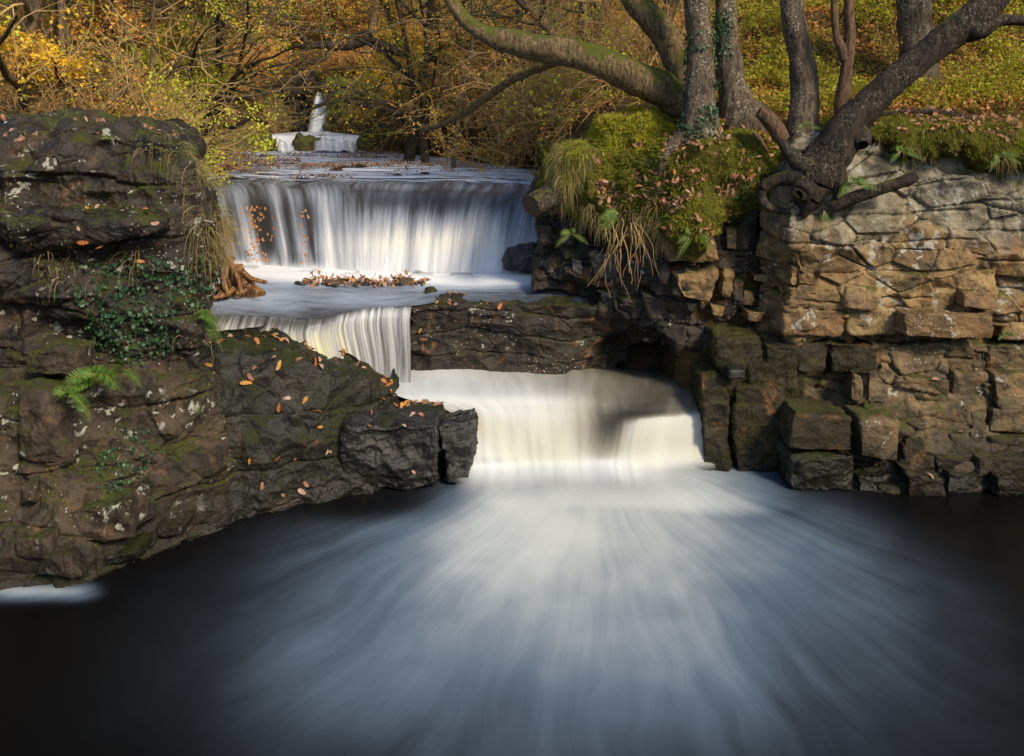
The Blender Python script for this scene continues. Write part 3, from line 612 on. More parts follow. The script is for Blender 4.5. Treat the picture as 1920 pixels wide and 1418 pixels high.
for r_, (dx_, dy_) in enumerate([(0, 0), (.05, .1), (.08, .12), (.10, .12), (.12, .14), (.14, .14), (.14, .12), (.14, .12)]): gm[r_, -1, 0] += dx_; gm[r_, -1, 1] += dy_
_b = gm[6].copy(); _wv = .03 * np.sin(_b[:, 0] * 3.); _b[:, 1] += _wv; _b[:, 2] = .12; gm[6] = _b
_o = []
for dY, z in ((.14, .07), (.32, .035), (.55, .015), (.85, .012)):
    q_ = _b.copy(); q_[:, 1] -= dY; q_[:, 2] = z; q_[:, 3] = .95; q_[:, 4] = 0; _o.append(q_)
gm[5, 1:3, 1] -= .07; gm[5, 1:3, 2] += .03
gm = np.concatenate([gm[:7], np.array(_o)], 0)
gm = np.concatenate([gm, gm[..., :1] * 0], 2)
gm[7, :, 5] = .15; gm[8, :, 5] = .55; gm[9, :, 5] = .92; gm[10, :, 5] = 1.; gm[7:, 0, 5] = 1; gm[7:, -1, 5] = 1; gm[6, 0, 5] = .3; gm[6, -1, 5] = .3
wloft('water', gm, M['mid'], .02, .02, (3, .3), split=(3, (('water', 'smooth milky middle pool above the lower fall', 'structure', None), ('waterfall', 'low creamy white fall spilling into the dark front pool', None, 'waterfall'))), seedn=2)
# basin under the wide fall
bpx = [380,440,500,560,610,650,690,730,772,840,950,1100]
def BR_(ys_, Ys_, fo_, cr_=0.): return [(x, y, Y, f, cr_) for x, y, Y, f in zip(bpx, ys_, Ys_, fo_)]
def zY(z, ys_): return [(CZ - z) * F / (y - HY) for y in ys_]
y0 = [492,494,497,500,503,505,507,509,511,513,514,514]; y1 = [512,514,515,517,519,521,522,523,524,525,526,526]; y2 = [535,536,536,537,538,539,540,541,541,541,541,541]
y3 = [560,561,562,562,562,561,560,558,556,549,548,548]; y4 = [588,591,594,598,596,586,579,576,574,None,None,None]
Y4 = zY(1.62, y4[:9]) + [10.35, 10.3, 10.3]; y4 = y4[:9] + [HY + 2.42 * F / v for v in Y4[9:]]
rb = [BR_(y0, zY(1.69, y0), [.95]*12), BR_(y1, zY(1.68, y1), [.35,.8,.95,1,1,1,1,1,1,1,.95,.9]), BR_(y2, zY(1.66, y2), [.35,.4,.42,.38,.34,.3,.3,.3,.32,.38,.4,.3]),
      BR_(y3, zY(1.65, y3), [.42,.45,.45,.4,.34,.4,.35,.3,.25,.2,.2,.2]), BR_(y4, Y4, [.2,.15,.2,.15,.08,.1,.2,.25,.2,.1,.1,.1])]
gb = pxgrid(rb)
wloft('water', gb, M['basin'], .04, label='blue grey basin water between the wide fall and the rock ledge', kind='structure', seedn=3)
cu = gb[-1][:9].copy(); c1 = cu.copy(); c1[:, 1] -= .10; c1[:, 2] -= .05; c1[:, 3] = [.1,.25,.2,.15,.25,.45,.55,.55,.45]
c2 = c1.copy(); c2[:, 1] -= .06; c2[:, 2] -= .14; c2[:, 3] = [.6,.6,.65,.6,.65,.5,.4,.4,.34]; c2[:, 4] = [.8,.6,.7,1,1,.9,.2,0,0]
c3 = c2.copy(); c3[:, 1] -= .07; c3[:, 2] = 1.05; c3[:, 3] = [.7,.7,.7,.75,.72,.55,.36,.33,.3]; c3[:, 4] = [.8,.8,.8,1,1,.6,.1,0,0]; c3[:, 0] += np.linspace(.25, .02, 9)
c4 = c3.copy(); c4[:, 1] -= .03; c4[:, 2] = .72; c4[:, 3] = [.9]*6 + [.65,.5,.42]; c4[:, 0] += np.linspace(.1, 0, 9)
wloft('waterfall', [cu, c1, c2, c3, c4], M['curt'], .015, .022, (12, .3), label='fine curtain of thin water threads beside the dark rock ledge', cat='waterfall', seedn=4)
# wide fall
lipx = [340,380,405,425,450,480,505,520,540,562,582,610,660,720,780,850,910,960,1000,1040,1090]
basx = [380,420,455,478,500,520,538,552,572,590,600,625,665,705,755,820,870,915,955,990,1050]
ff = [.7,.7,.3,.75,.12,.08,.75,.2,.72,.08,.45,.9,.78,.95,.85,1,.85,1,.75,.9,.7]
lipY = np.interp(lipx, [340,380,560,640,700,800,900,1010,1100], [14.2,14.0,13.6,13.6,13.5,13.6,13.2,12.8,12.6]) + .12 * np.sin(np.array(lipx) * .045)
basy = np.interp(basx, [380,450,560,700,1000,1060], [496,498,503,510,515,516]); basY = 2.32 * F / (basy - HY)
lip = np.array([[(x - 960) / F * Y, Y, 2.8, .26, 0] for x, Y in zip(lipx, lipY)]); bas = np.array([[(x - 960) / F * Y, Y, 1.68, 1, 0] for x, Y in zip(basx, basY)])
ff = np.array(ff)
def row(t, z, f, cr_=0.):
    r = lip * (1 - t) + bas * t; r[:, 2] = z; r[:, 3] = f; r[:, 4] = cr_; return r
on = np.array([.6,.6,.5,.6,.4,.3,.6,.3,.6,.2,.5,.75,.35,.12,.18,.1,.3,.15,.4,.3,.3])
up = lip.copy(); up[:, 1] += .6; up[:, 2] = 2.815
t1 = np.linspace(.14, .5, len(lipx))[:, None]
left_flat = np.interp(lipx, [340, 560, 700], [0, 0, 1])
lf_ = left_flat
ff = ff * (1 - .22 * np.abs(np.sin(np.array(lipx) * .031 + 1)))
rf = [up, lip, row(.20, 2.775 - .02 * lf_, .20 + .35 * ff * on * (1 - lf_)), row(.38, 2.66 + .06 * lf_, .14 + ff * on * .7 * (1 - .8 * lf_)), row(.54, 2.44 + .14 * lf_, ff * (on * .9 + .05)), row(.68, 2.2 + .16 * lf_, ff * (on * .5 + .45), .4 * lf_),
      row(.82, 1.97 + .10 * lf_, ff, .5 * lf_), row(.93, 1.78 + .04 * lf_, np.maximum(ff, .3)), row(1., 1.69, np.maximum(ff, .8)), row(1.06, 1.672, ff * 0 + 1)]
e_ = bas.copy(); e_[:, 1] -= .35; e_[:, 2] = 1.685; rf.append(e_)
rf = np.array(rf); rf = np.concatenate([rf, rf[..., :1] * 0], 2); rf[-1, :, 5] = 1; rf[-2, :, 5] = .35
wloft('waterfall', rf, M['fall'], .02, .04, (2.4, .35), label='wide curving white waterfall across the middle of the river', cat='waterfall', seedn=5)
# upper river
rows = []
for k, Yf in enumerate([1.0, .85, .6, .35, .15, 0.]):
    r = []
    for i, x in enumerate(np.linspace(0, 1, 9)):
        near = np.array([np.interp(x, np.linspace(0, 1, len(lipx)), up[:, 0]), np.interp(x, np.linspace(0, 1, len(lipx)), up[:, 1])])
        Yq = near[1] + (25.5 - near[1]) * Yf; a = XL(Yq) - .8; b = XR(Yq) + .5; mm = sm(0, .3, Yf)
        X = near[0] * (1 - mm) + mm * (a + (b - a) * x)
        fo_ = .40 + .18 * sm(.35, .6, x) * (Yf > .05) - .12 * (Yf < .05) * (x > .3)  # foam raised to carry the painted sky reflection as well as ripples
        r.append([X, Yq, 2.815 + .035 * Yf, fo_, 0])
    rows.append(r)
wloft('water', rows, M['river'], .07, .02, (.6, 2.), label='rippled shallow upper river sliding over flat rock', kind='structure', seedn=6)
M['far'] = watermat('distant white water', (.05, .06, .08), (.82, .87, .93), (.8, .8, .7), (3, .3), contrast=.35, rough=.3, tint=(.4, .45, .52))
# far steps and the far plunge
rows = [[[XL(Y) - .4 + (XR(Y) + .5 - XL(Y) + .4) * x, Y, z, f, 0] for x in np.linspace(0, 1, 6)] for Y, z, f in ((33, 3.32, .4), (31.9, 3.32, .95), (29, 3.32, .9), (27, 3.32, .85), (25.85, 3.315, .9), (25.72, 3.24, .9), (25.62, 3.05, .9), (25.55, 2.85, 1), (25.3, 2.80, 1))]
wloft('water', rows, M['far'], .1, .0, label='far pool between the small step and the distant fall', kind='structure', seedn=7)
for a, b, sd, lb in ((520, 552, 8, 'narrow white step fall at the left of the far rapids'), (588, 670, 9, 'broad white step fall in the far rapids below the distant plunge')):
    rows = []
    for Y, z, f, fd in ((26.6, 3.325, .5, 1), (26.2, 3.33, .6, .2), (25.8, 3.30, .7, 0), (25.4, 3.17, .95, 0), (25.1, 3.02, .85, 0), (24.7, 2.90, 1, 0), (24.1, 2.88, .8, .5), (23.4, 2.88, .6, 1)):
        rows.append([[(x - 960) / F * Y, Y + .1 * math.sin(x * .21) * (z < 3.3), z - (z > 3.1) * (.006 * k + (.08 if sd == 8 else 0)) - .05 * abs(math.sin(x * .16)) * (3.0 < z < 3.32), f * (.8 + .2 * math.sin(x * .5 + Y)), 0, max(fd, 1. if k in (0, 15) else (.45 if k in (1, 14) else 0))] for k, x in enumerate(np.linspace(a + 7 - (26.6 - Y) * 4, b - 9 + (26.6 - Y) * 5, 16))])
    wloft('waterfall', rows, M['far'], .03, .06, (2.5, .3), label=lb, cat='waterfall', seedn=sd)
rows = []
for Y, z, f, a, b in ((33.0, 4.90, .6, 594, 601), (31.6, 4.88, .7, 594, 602), (31.3, 4.66, .9, 590, 606), (31.1, 4.25, .85, 584, 614), (31., 3.8, .85, 579, 618), (30.9, 3.45, .9, 576, 620), (30.7, 3.33, .9, 574, 622), (30.2, 3.33, .8, 572, 624)):
    rows.append([[(x - 960) / F * Y, Y, z, f, 0, max(1. if Y == 30.2 else 0, [1, .45, 0, 0, 0, 0, .25, 1][k])] for k, x in enumerate(np.linspace(a, b, 8))])
wloft('waterfall', rows, M['far'], .05, .01, (2, .3), label='distant tall narrow waterfall plunging in front of a dark cliff', cat='waterfall', seedn=10)
# ================================================================== PLANT HELPERS
def nrm(v): return v / (np.linalg.norm(v, axis=-1, keepdims=True) + 1e-9)
def tubes(Pn, Rn, sides=4):
    """Pn (N,K,3), Rn (N,K) -> V,F (closed at the tip by radius)"""
    N, K = Pn.shape[:2]; T = nrm(np.gradient(Pn, axis=1)); ref = np.where(np.abs(T[..., 2:3]) > .9, np.array([1., 0, 0]), np.array([0, 0, 1.]))
    A = nrm(np.cross(T, ref)); B = np.cross(T, A); a = np.arange(sides) * 2 * np.pi / sides
    V = Pn[:, :, None] + Rn[:, :, None, None] * (A[:, :, None] * np.cos(a)[:, None] + B[:, :, None] * np.sin(a)[:, None])
    i = np.arange(N * K * sides).reshape(N, K, sides); j = np.roll(i, -1, 2)
    Fc = np.stack([i[:, :-1], j[:, :-1], j[:, 1:], i[:, 1:]], -1).reshape(-1, 4)
    return V.reshape(-1, 3), Fc
def merge(parts):
    Vs, Fs, o = [], [], 0
    for V, Fc in parts: Vs.append(V); Fs.append(Fc + o); o += len(V)
    return np.concatenate(Vs), np.concatenate(Fs)
def walk(p0, d0, L, K, wob, g, up=0.):
    """N random walks: start, direction, length, curliness, pull"""
    N = len(p0); P = [p0]; d = nrm(d0); st = (L / (K - 1))[:, None]
    for k in range(K - 1):
        d = nrm(d + g.normal(0, wob, (N, 3)) + np.array([0, 0, up])); P.append(P[-1] + d * st)
    return np.stack(P, 1)
def kids(Pn, Rn, n, g, lo=.25, hi=1., ang=.8, lr=(.3, .6), wob=.2, up=0., K=6, rs=.55, flat=0.):
    N, K0 = Pn.shape[:2]; idx = g.integers(0, N, n); t = g.uniform(lo, hi, n) * (K0 - 1.001); i = t.astype(int); u = (t - i)[:, None]
    p = Pn[idx, i] * (1 - u) + Pn[idx, i + 1] * u; T = nrm(Pn[idx, i + 1] - Pn[idx, i]); r = Rn[idx, i] * rs
    L0 = np.linalg.norm(np.diff(Pn[idx], axis=1), axis=2).sum(1)
    q = g.normal(0, 1, (n, 3)); q[:, 2] *= (1 - flat); d = nrm(T + nrm(q) * ang)
    L = L0 * g.uniform(lr[0], lr[1], n) * (1.15 - .5 * t / (K0 - 1))
    C_ = walk(p, d, L, K, wob, g, up); RR = r[:, None] * np.linspace(1, .25, K)[None]
    return C_, RR
def smoothpath(pts, n):
    P = np.array(pts, float); return cr(P, np.linspace(0, len(P) - 1, n))
DIA = (np.array([[0, 0, 0], [.5, .28, .06], [1, 0, 0], [.5, -.28, .06]]), np.array([[0, 1, 2, 3]]))
_ox = [0, .12, .25, .36, .48, .60, .72, .84, .95, 1.0]; _oy = [.015, .10, .20, .12, .27, .16, .27, .14, .15, .02]
OAK = (np.array([[x, s * y, .10 * abs(y) * 2 + .10 * math.sin(3 * x)] if s else [x, 0, .10 * math.sin(3 * x)] for x, y in zip(_ox, _oy) for s in (-1, 0, 1)]),
       np.array([[3 * i + a, 3 * i + a + 1, 3 * i + a + 4, 3 * i + a + 3] for i in range(9) for a in (0, 1)]))
IVY = (np.array([[0, 0, 0], [.05, .35, .02], [-.15, .5, 0], [.35, .32, .03], [.6, .42, 0], [.62, .18, .03], [1, 0, 0], [.62, -.18, .03], [.6, -.42, 0], [.35, -.32, .03], [-.15, -.5, 0], [.05, -.35, .02], [.3, 0, .05]]),
       np.array([[12, 0, 1, 3], [1, 2, 2, 3], [12, 3, 4, 5], [12, 5, 6, 7], [12, 7, 8, 9], [12, 9, 11, 0], [9, 10, 10, 11]]))
IVY = (IVY[0], np.array([[12, 3, 1, 0], [12, 5, 4, 3], [12, 7, 6, 5], [12, 9, 8, 7], [12, 0, 11, 9], [3, 2, 1, 12], [12, 11, 10, 9]]))
def frames(n, g, along=None, normal=None):
    x = nrm(g.normal(0, 1, (n, 3)) if along is None else along)
    z = g.normal(0, 1, (n, 3)) if normal is None else normal
    y = nrm(np.cross(z, x)); z = np.cross(x, y); return np.stack([x, y, z], 1)   # rows are axes
def inst(tp, pos, fr, sc):
    V, Fc = tp; n = len(pos); k = len(V)
    X = np.einsum('kj,njc->nkc', V, fr) * sc[:, None, None] + pos[:, None]
    return X.reshape(-1, 3), (Fc[None] + (np.arange(n) * k)[:, None, None]).reshape(-1, Fc.shape[1]), k
def leaves(name, tp, pos, fr, sc, mat, parent=None, g=rng, smooth=False, rnd=None):
    V, Fc, k = inst(tp, pos, fr, sc); r = g.random(len(pos)) if rnd is None else rnd
    return mesh(name, V, Fc, mat, parent, smooth, attrs={'rnd': np.repeat(r, k)})
def blades(name, base, d, L, wd, droop, mat, parent=None, K=5, g=rng, wob=.12, out=None, rnd=None):
    n = len(base); P = [base]; dd = nrm(d); st = (L / (K - 1))[:, None]
    for k in range(K - 1):
        dd = nrm(dd + g.normal(0, wob, (n, 3)) + np.array([0, 0, -1.]) * (np.asarray(droop).reshape(-1, 1) * (k + .5) / K)); P.append(P[-1] + dd * st)
    P = np.stack(P, 1); side = nrm(np.cross(nrm(P[:, -1] - P[:, 0] + 1e-4), g.normal(0, 1, (n, 3))))
    w_ = (wd[:, None] * np.linspace(1, .15, K)[None])[..., None] * side[:, None]
    V = np.stack([P - w_, P + w_], 2).reshape(-1, 3); i = np.arange(n * K * 2).reshape(n, K, 2)
    Fc = np.stack([i[:, :-1, 0], i[:, :-1, 1], i[:, 1:, 1], i[:, 1:, 0]], -1).reshape(-1, 4)
    return mesh(name, V, Fc, mat, parent, False, attrs={'rnd': np.repeat(g.random(n) if rnd is None else rnd, K * 2)})
def surf(key, n, reg=None, g=rng, mask=None):
    """n random points on a stored surface whose projection passes reg(px,py) and mask(P,N)"""
    V, Fc, N = SURF[key]; q = V[Fc]; ar = .5 * np.linalg.norm(np.cross(q[:, 2] - q[:, 0], q[:, 3] - q[:, 1]), axis=1)
    c = q.mean(1); Y = np.maximum(c[:, 1], .1); ok = np.ones(len(c), bool)
    if reg is not None: ok &= reg(960 + c[:, 0] * F / Y, HY + (CZ - c[:, 2]) * F / Y)
    fn = np.cross(q[:, 2] - q[:, 0], q[:, 3] - q[:, 1]); fn = nrm(fn)
    sg = np.sign((fn * N[Fc[:, 0]]).sum(1)); fn = fn * sg[:, None]
    if mask is not None: ok &= mask(c, fn)
    ar = ar * ok
    if ar.sum() == 0: return np.zeros((0, 3)), np.zeros((0, 3))
    f = g.choice(len(c), n, p=ar / ar.sum()); a, b = g.random((2, n, 1))
    P = (q[f, 0] * (1 - a) + q[f, 1] * a) * (1 - b) + (q[f, 3] * (1 - a) + q[f, 2] * a) * b
    return P, fn[f]
def outward(key):   # make stored normals face the camera side
    V, Fc, N = SURF[key]; 
    m = V[:, 1] < np.median(V[:, 1])
    if (N * (np.array([0, 0, CZ]) - V))[m].sum(1).mean() < 0: SURF[key] = (V, Fc, -N)
for k_ in LOFTS + ['waterfall5']: outward(k_)
V_, F_, N_ = SURF['ground']; SURF['ground'] = (V_, F_, N_ * np.sign(N_[:, 2:3]))
box = lambda x0, y0, x1, y1: (lambda X, Y: (X > x0) & (X < x1) & (Y > y0) & (Y < y1))

M['bark'] = barkmat('lichen flecked grey brown bark', (.035, .026, .018), (.14, .105, .07), (.42, .38, .28), .8, .15)
M['barkdark'] = barkmat('dark wet bark', (.010, .008, .006), (.05, .037, .026), (.22, .19, .13), .6, .25, 3.)
M['barkmoss'] = barkmat('mossy brown bark', (.05, .035, .018), (.20, .14, .07), (.30, .25, .10), .7, .75, 5.)  # warmer, paler brown bark with much moss
M['dead'] = barkmat('bare weathered wood', (.05, .030, .018), (.17, .10, .055), (.2, .15, .1), .2, .0, 9.)
M['bgbark'] = barkmat('pale brown woodland bark', (.05, .035, .02), (.19, .135, .075), (.28, .25, .18), .4, .3, 2.)
M['twig'] = plainmat('pale tan twigs', (.46, .31, .13), (.27, .18, .07), 6)
M['twigdark'] = plainmat('dark mossy twigs', (.06, .046, .025), (.11, .10, .025), 4)
M['twigmoss'] = plainmat('moss furred branches', (.05, .055, .008), (.12, .13, .015), 5, .9)
M['lorange'] = leafmat('orange autumn leaves', [(.78, .36, .07), (.84, .46, .10), (.66, .27, .06), (.80, .52, .12)], .5)
M['lgold'] = leafmat('golden autumn leaves', [(.90, .55, .03), (.92, .64, .04), (.82, .42, .03), (.80, .64, .06)], .5)
M['lyellow'] = leafmat('yellow green leaves', [(.62, .68, .03), (.74, .72, .04), (.48, .58, .03), (.68, .72, .06)], .5)
M['lrust'] = leafmat('rusty leaves', [(.56, .24, .06), (.64, .32, .08), (.42, .19, .06), (.66, .40, .10)], .4)
M['lolive'] = leafmat('olive leaves', [(.22, .26, .04), (.34, .34, .05), (.46, .38, .07), (.14, .18, .03)], .3)
M['ivy'] = leafmat('dark ivy leaves', [(.02, .055, .026), (.035, .085, .04), (.05, .11, .045), (.08, .15, .08)], .15, .35)
M['fern'] = leafmat('fern fronds', [(.07, .16, .02), (.10, .22, .03), (.13, .22, .03), (.05, .12, .02)], .3)
M['fallen'] = leafmat('fallen oak leaves', [(.34, .18, .10), (.28, .11, .04), (.42, .25, .16), (.20, .10, .06), (.40, .16, .05), (.36, .22, .14)], .15, .5, 9)
M['litter'] = leafmat('leaf litter', [(.40, .18, .07), (.28, .11, .04), (.48, .26, .14), (.20, .09, .04), (.50, .24, .07)], .1, .55, 9)
M['litterwet'] = leafmat('wet brown leaf litter', [(.26, .14, .07), (.16, .09, .05), (.38, .22, .12), (.08, .055, .04), (.34, .17, .07)], .1, .35, 9)
M['grass'] = leafmat('grass blades', [(.10, .16, .02), (.22, .22, .05), (.30, .24, .09), (.14, .15, .03)], .3)
M['straw'] = leafmat('dry straw grass', [(.30, .22, .10), (.38, .28, .14), (.20, .17, .06), (.24, .20, .06)], .25)
M['mossleaf'] = leafmat('moss shoots', [(.46, .47, .02), (.28, .33, .02), (.56, .42, .05), (.38, .41, .03)], .35, .8, 4)
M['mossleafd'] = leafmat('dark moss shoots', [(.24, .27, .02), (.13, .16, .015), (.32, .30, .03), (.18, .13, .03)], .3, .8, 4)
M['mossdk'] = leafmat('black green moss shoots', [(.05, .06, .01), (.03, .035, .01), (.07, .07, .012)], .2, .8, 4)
M['shrub'] = leafmat('low bilberry leaves', [(.42, .44, .02), (.28, .32, .02), (.56, .50, .04), (.16, .19, .02), (.50, .34, .06)], .4, .6, 1.5)

# ================================================================== RIGHT BANK TREES
def trunk(name, path, mat, parent=None, sides=30, sp=.03, seed=0, rough=.06, flare=None):
    """path: (px,py,Y,radius_px)"""
    c = np.array([np.append(W(x, y, Y), r / F * Y) for x, y, Y, r in path])
    L = np.linalg.norm(np.diff(c[:, :3], axis=0), axis=1).sum(); n = max(8, int(L / sp)); q = cr(c, np.linspace(0, len(c) - 1, n))
    V, Fc = tubes(q[None, :, :3], q[None, :, 3], sides); Cn = np.repeat(q[:, :3], sides, 0); D = nrm(V - Cn); rr = np.repeat(q[:, 3], sides)
    S = V * np.array([1, 1, .35]); d = rough * fbm(V, 2.2, seed, 3) * 1.6 + rough * .5 * fbm(S, 14, seed + 5, 3) + .25 * rough * vnoise(S, 40, seed + 9)
    V = V + D * (d * np.minimum(rr, .25) * 1.6)[:, None]
    return V, Fc, q
def upper(q, g, n1=9, n2=60, leafm='lorange', L=3.0, nl=500, top=None):
    """limbs, twigs and leaves above the drawn end of a trunk"""
    P0 = q[-1, :3]; d = nrm(q[-1, :3] - q[-3, :3]); st = walk(P0[None], d[None] + [[0, 0, .5]], np.array([L]), 9, .12, g, .15); R0 = np.linspace(q[-1, 3], .03, 9)[None]
    a, ra = kids(st, R0, n1, g, .2, 1, 1., (.5, .9), .22, .06, 8, .5); b, rb = kids(a, ra, n2, g, .2, 1, .9, (.35, .7), .25, .0, 6, .5)
    pts = b[:, 2:].reshape(-1, 3); pos = pts[g.integers(0, len(pts), nl)] + g.normal(0, .08, (nl, 3))
    return [tubes(st, R0, 14), tubes(a, ra, 7), tubes(b, rb, 4)], pos
def bigtree(name, label, paths, mat, seed, lm='lorange', roots=(), top=True, cat='tree', nl=500):
    g = np.random.default_rng(seed); x, y, Y = paths[0][0][:3]; root = empty(name, W(x, y, Y), label, cat, 'trees rooted on the right bank' if cat == 'tree' else None)
    parts = []; lp = []
    for i, p in enumerate(paths):
        V, Fc, q = trunk(name, p, None, seed=seed + i); parts.append((V, Fc))
        if top and q[-1, 2] > 4.9:
            up_, pos = upper(q, g, nl=nl); parts += [up_[0]]; lp.append((up_[1:], pos))
    V, Fc = merge(parts); mesh('trunk', V, Fc, mat, root)
    for r in roots:
        V, Fc, q = trunk('root', r, None, sides=14, sp=.02, seed=seed + 50); mesh('root', V, Fc, mat, root)
    if lp:
        V, Fc = merge([t for u_, _ in lp for t in u_]); mesh('branches', V, Fc, mat, root)
        pos = np.concatenate([p for _, p in lp]); leaves('crown', DIA, pos, frames(len(pos), g), g.uniform(.05, .09, len(pos)), M[lm], root, g)
    return root
T1 = bigtree('ivy_clad_tree', 'upright ivy clad tree trunk at the top of the mossy bank',
    [[(1318,330,9.55,30),(1318,275,9.5,46),(1312,235,9.5,36),(1312,190,9.55,26),(1313,100,9.6,24),(1306,20,9.6,23),(1302,-60,9.6,22)]], M['bark'], 11,
    roots=[[(1310,240,9.45,14),(1270,262,9.4,11),(1245,300,9.35,8),(1235,330,9.4,5)], [(1325,245,9.4,14),(1360,270,9.3,10),(1380,300,9.3,7)]])
T2 = bigtree('oak_tree', 'straight oak trunk with flared foot just right of the ivy clad tree',
    [[(1392,300,9.9,40),(1390,228,9.85,46),(1380,195,9.85,34),(1370,150,9.9,26),(1364,90,9.9,23),(1360,20,9.9,21),(1358,-60,9.9,20)]], M['bark'], 12,
    roots=[[(1395,210,9.8,16),(1425,222,9.7,9),(1450,232,9.7,5)]])
T0 = bigtree('leaning_tree', 'leaning tree whose long mossy limb reaches out left over the river bank',
    [[(1302,290,10.2,34),(1300,225,10.2,34),(1288,165,10.25,29),(1270,110,10.3,28),(1242,62,10.3,27),(1205,15,10.3,26),(1170,-40,10.3,24)],
     [(1298,205,10.2,34),(1245,172,10.2,34),(1185,145,10.2,31),(1105,108,10.25,28),(1030,92,10.3,27),(965,80,10.4,23),(905,62,10.5,18),(868,32,10.6,14),(835,-15,10.7,11)]], M['barkmoss'], 13)
T3 = bigtree('oak_tree', 'curved dark trunk standing behind the broken stump', [[(1500,350,9.45,30),(1500,295,9.4,38),(1503,262,9.4,34),(1508,210,9.45,26),(1510,150,9.5,25),(1500,85,9.5,22),(1486,20,9.5,20),(1478,-60,9.5,19)]], M['bark'], 14,
    roots=[[(1500,285,9.3,18),(1478,300,9.2,12),(1455,330,9.15,8)]])
T5 = bigtree('oak_tree', 'thick lichen flecked trunk on the green slope behind the forked leaning tree', [[(1755,270,10.7,60),(1752,215,10.7,52),(1738,175,10.7,38),(1722,120,10.75,33),(1716,60,10.8,31),(1712,-10,10.8,30),(1710,-70,10.8,29)]], M['bark'], 15)
T6 = bigtree('leaning_tree', 'big dark leaning tree growing out of the cliff edge with a gnarled root burl',
    [[(1505,385,9.05,24),(1525,335,8.95,38),(1556,288,8.9,36),(1592,238,8.88,31),(1640,184,8.85,28),(1700,132,8.8,27),(1755,88,8.78,26),(1805,50,8.75,28),(1850,10,8.7,26),(1900,-50,8.7,22)],
     [(1800,52,8.75,26),(1835,50,8.72,24),(1880,38,8.7,13),(1960,40,8.6,10),(2040,20,8.5,8)],
     [(1810,45,8.74,26),(1828,58,8.65,22),(1843,68,8.6,12)],
     [(1600,240,8.85,26),(1612,262,8.75,22),(1618,272,8.68,10)]], M['barkdark'], 16, 'lgold',
    roots=[[(1540,315,8.85,22),(1500,330,8.85,15),(1455,338,8.95,12),(1430,355,8.95,9),(1436,385,8.95,8),(1475,398,8.95,6)],
           [(1545,330,8.85,24),(1520,372,8.85,16),(1505,405,8.9,8)], [(1560,300,8.8,24),(1575,345,8.8,16),(1570,390,8.85,8)],
           [(1520,320,8.8,18),(1490,300,8.9,15),(1462,262,9.0,7)], [(1515,345,8.8,20),(1500,362,8.75,17),(1496,366,8.7,8)]])
T4 = bigtree('dead_tree', 'thin dark dead stem forking in two between the curved trunk and the leaning tree',
    [[(1580,262,9.1,15),(1579,215,9.1,14),(1583,160,9.1,13),(1590,105,9.1,12),(1593,60,9.1,10),(1592,15,9.1,9),(1594,-50,9.1,8)],
     [(1586,112,9.1,11),(1581,95,9.1,10),(1570,72,9.1,8),(1566,45,9.1,7),(1562,-30,9.1,6)]], M['dead'], 17, top=False)
def log(name, label, path, mat, seed, sides=22, cat='log', cap=True, group=None):
    root = empty(name, W(*path[0][:3]), label, cat, group); V, Fc, q = trunk(name, path, None, sides=sides, sp=.015, seed=seed, rough=.08)
    mesh('bark', V, Fc, mat, root)
    if cap:
        for j in (0, -1):
            ring = V.reshape(-1, sides, 3)[j]; c = ring.mean(0); k = [c + (ring - c) * s for s in (1., .66, .33, .02)]
            VV = np.concatenate(k); i = np.arange(4 * sides).reshape(4, sides); jn = np.roll(i, -1, 1)
            mesh('cut_end', VV, np.stack([i[:-1], jn[:-1], jn[1:], i[1:]], -1).reshape(-1, 4), M['endgrain'], root)
    return root
M['endgrain'] = plainmat('sawn log end', (.11, .065, .035), (.03, .02, .014), 40, .7)
log('log', 'dark sawn log jutting from under the grassy hummock over the wide fall', [(996,388,9.95,22),(1020,376,10.1,23),(1048,362,10.3,24),(1085,345,10.6,24)], M['barkdark'], 31)
log('log', 'dark rotten log resting against the pale rock beside the leaning tree', [(1563,386,8.85,16),(1610,368,8.72,13),(1660,352,8.66,12),(1700,338,8.62,12),(1718,328,8.6,8)], M['barkdark'], 32, cap=False)
log('stump', 'short broken grey stump leaning on the leafy bank top', [(1466,262,9.05,15),(1455,240,9.05,15),(1440,222,9.05,14),(1422,211,9.05,9)], M['dead'], 33, cat='stump')
log('fallen_branch', 'long thin fallen branch lying along the cliff top', [(1640,216,9.2,4),(1700,209,9.2,4),(1780,214,9.15,5),(1850,232,9.05,5),(1900,238,9.0,5),(1960,236,9.,4)], M['barkdark'], 34, sides=8, cat='branch', cap=False)
log('fallen_branch', 'small splintered stick in the dead leaves below the broken stump', [(1412,248,9.0,3),(1425,262,8.95,5),(1440,285,8.95,3)], M['dead'], 35, sides=8, cat='branch', cap=False)

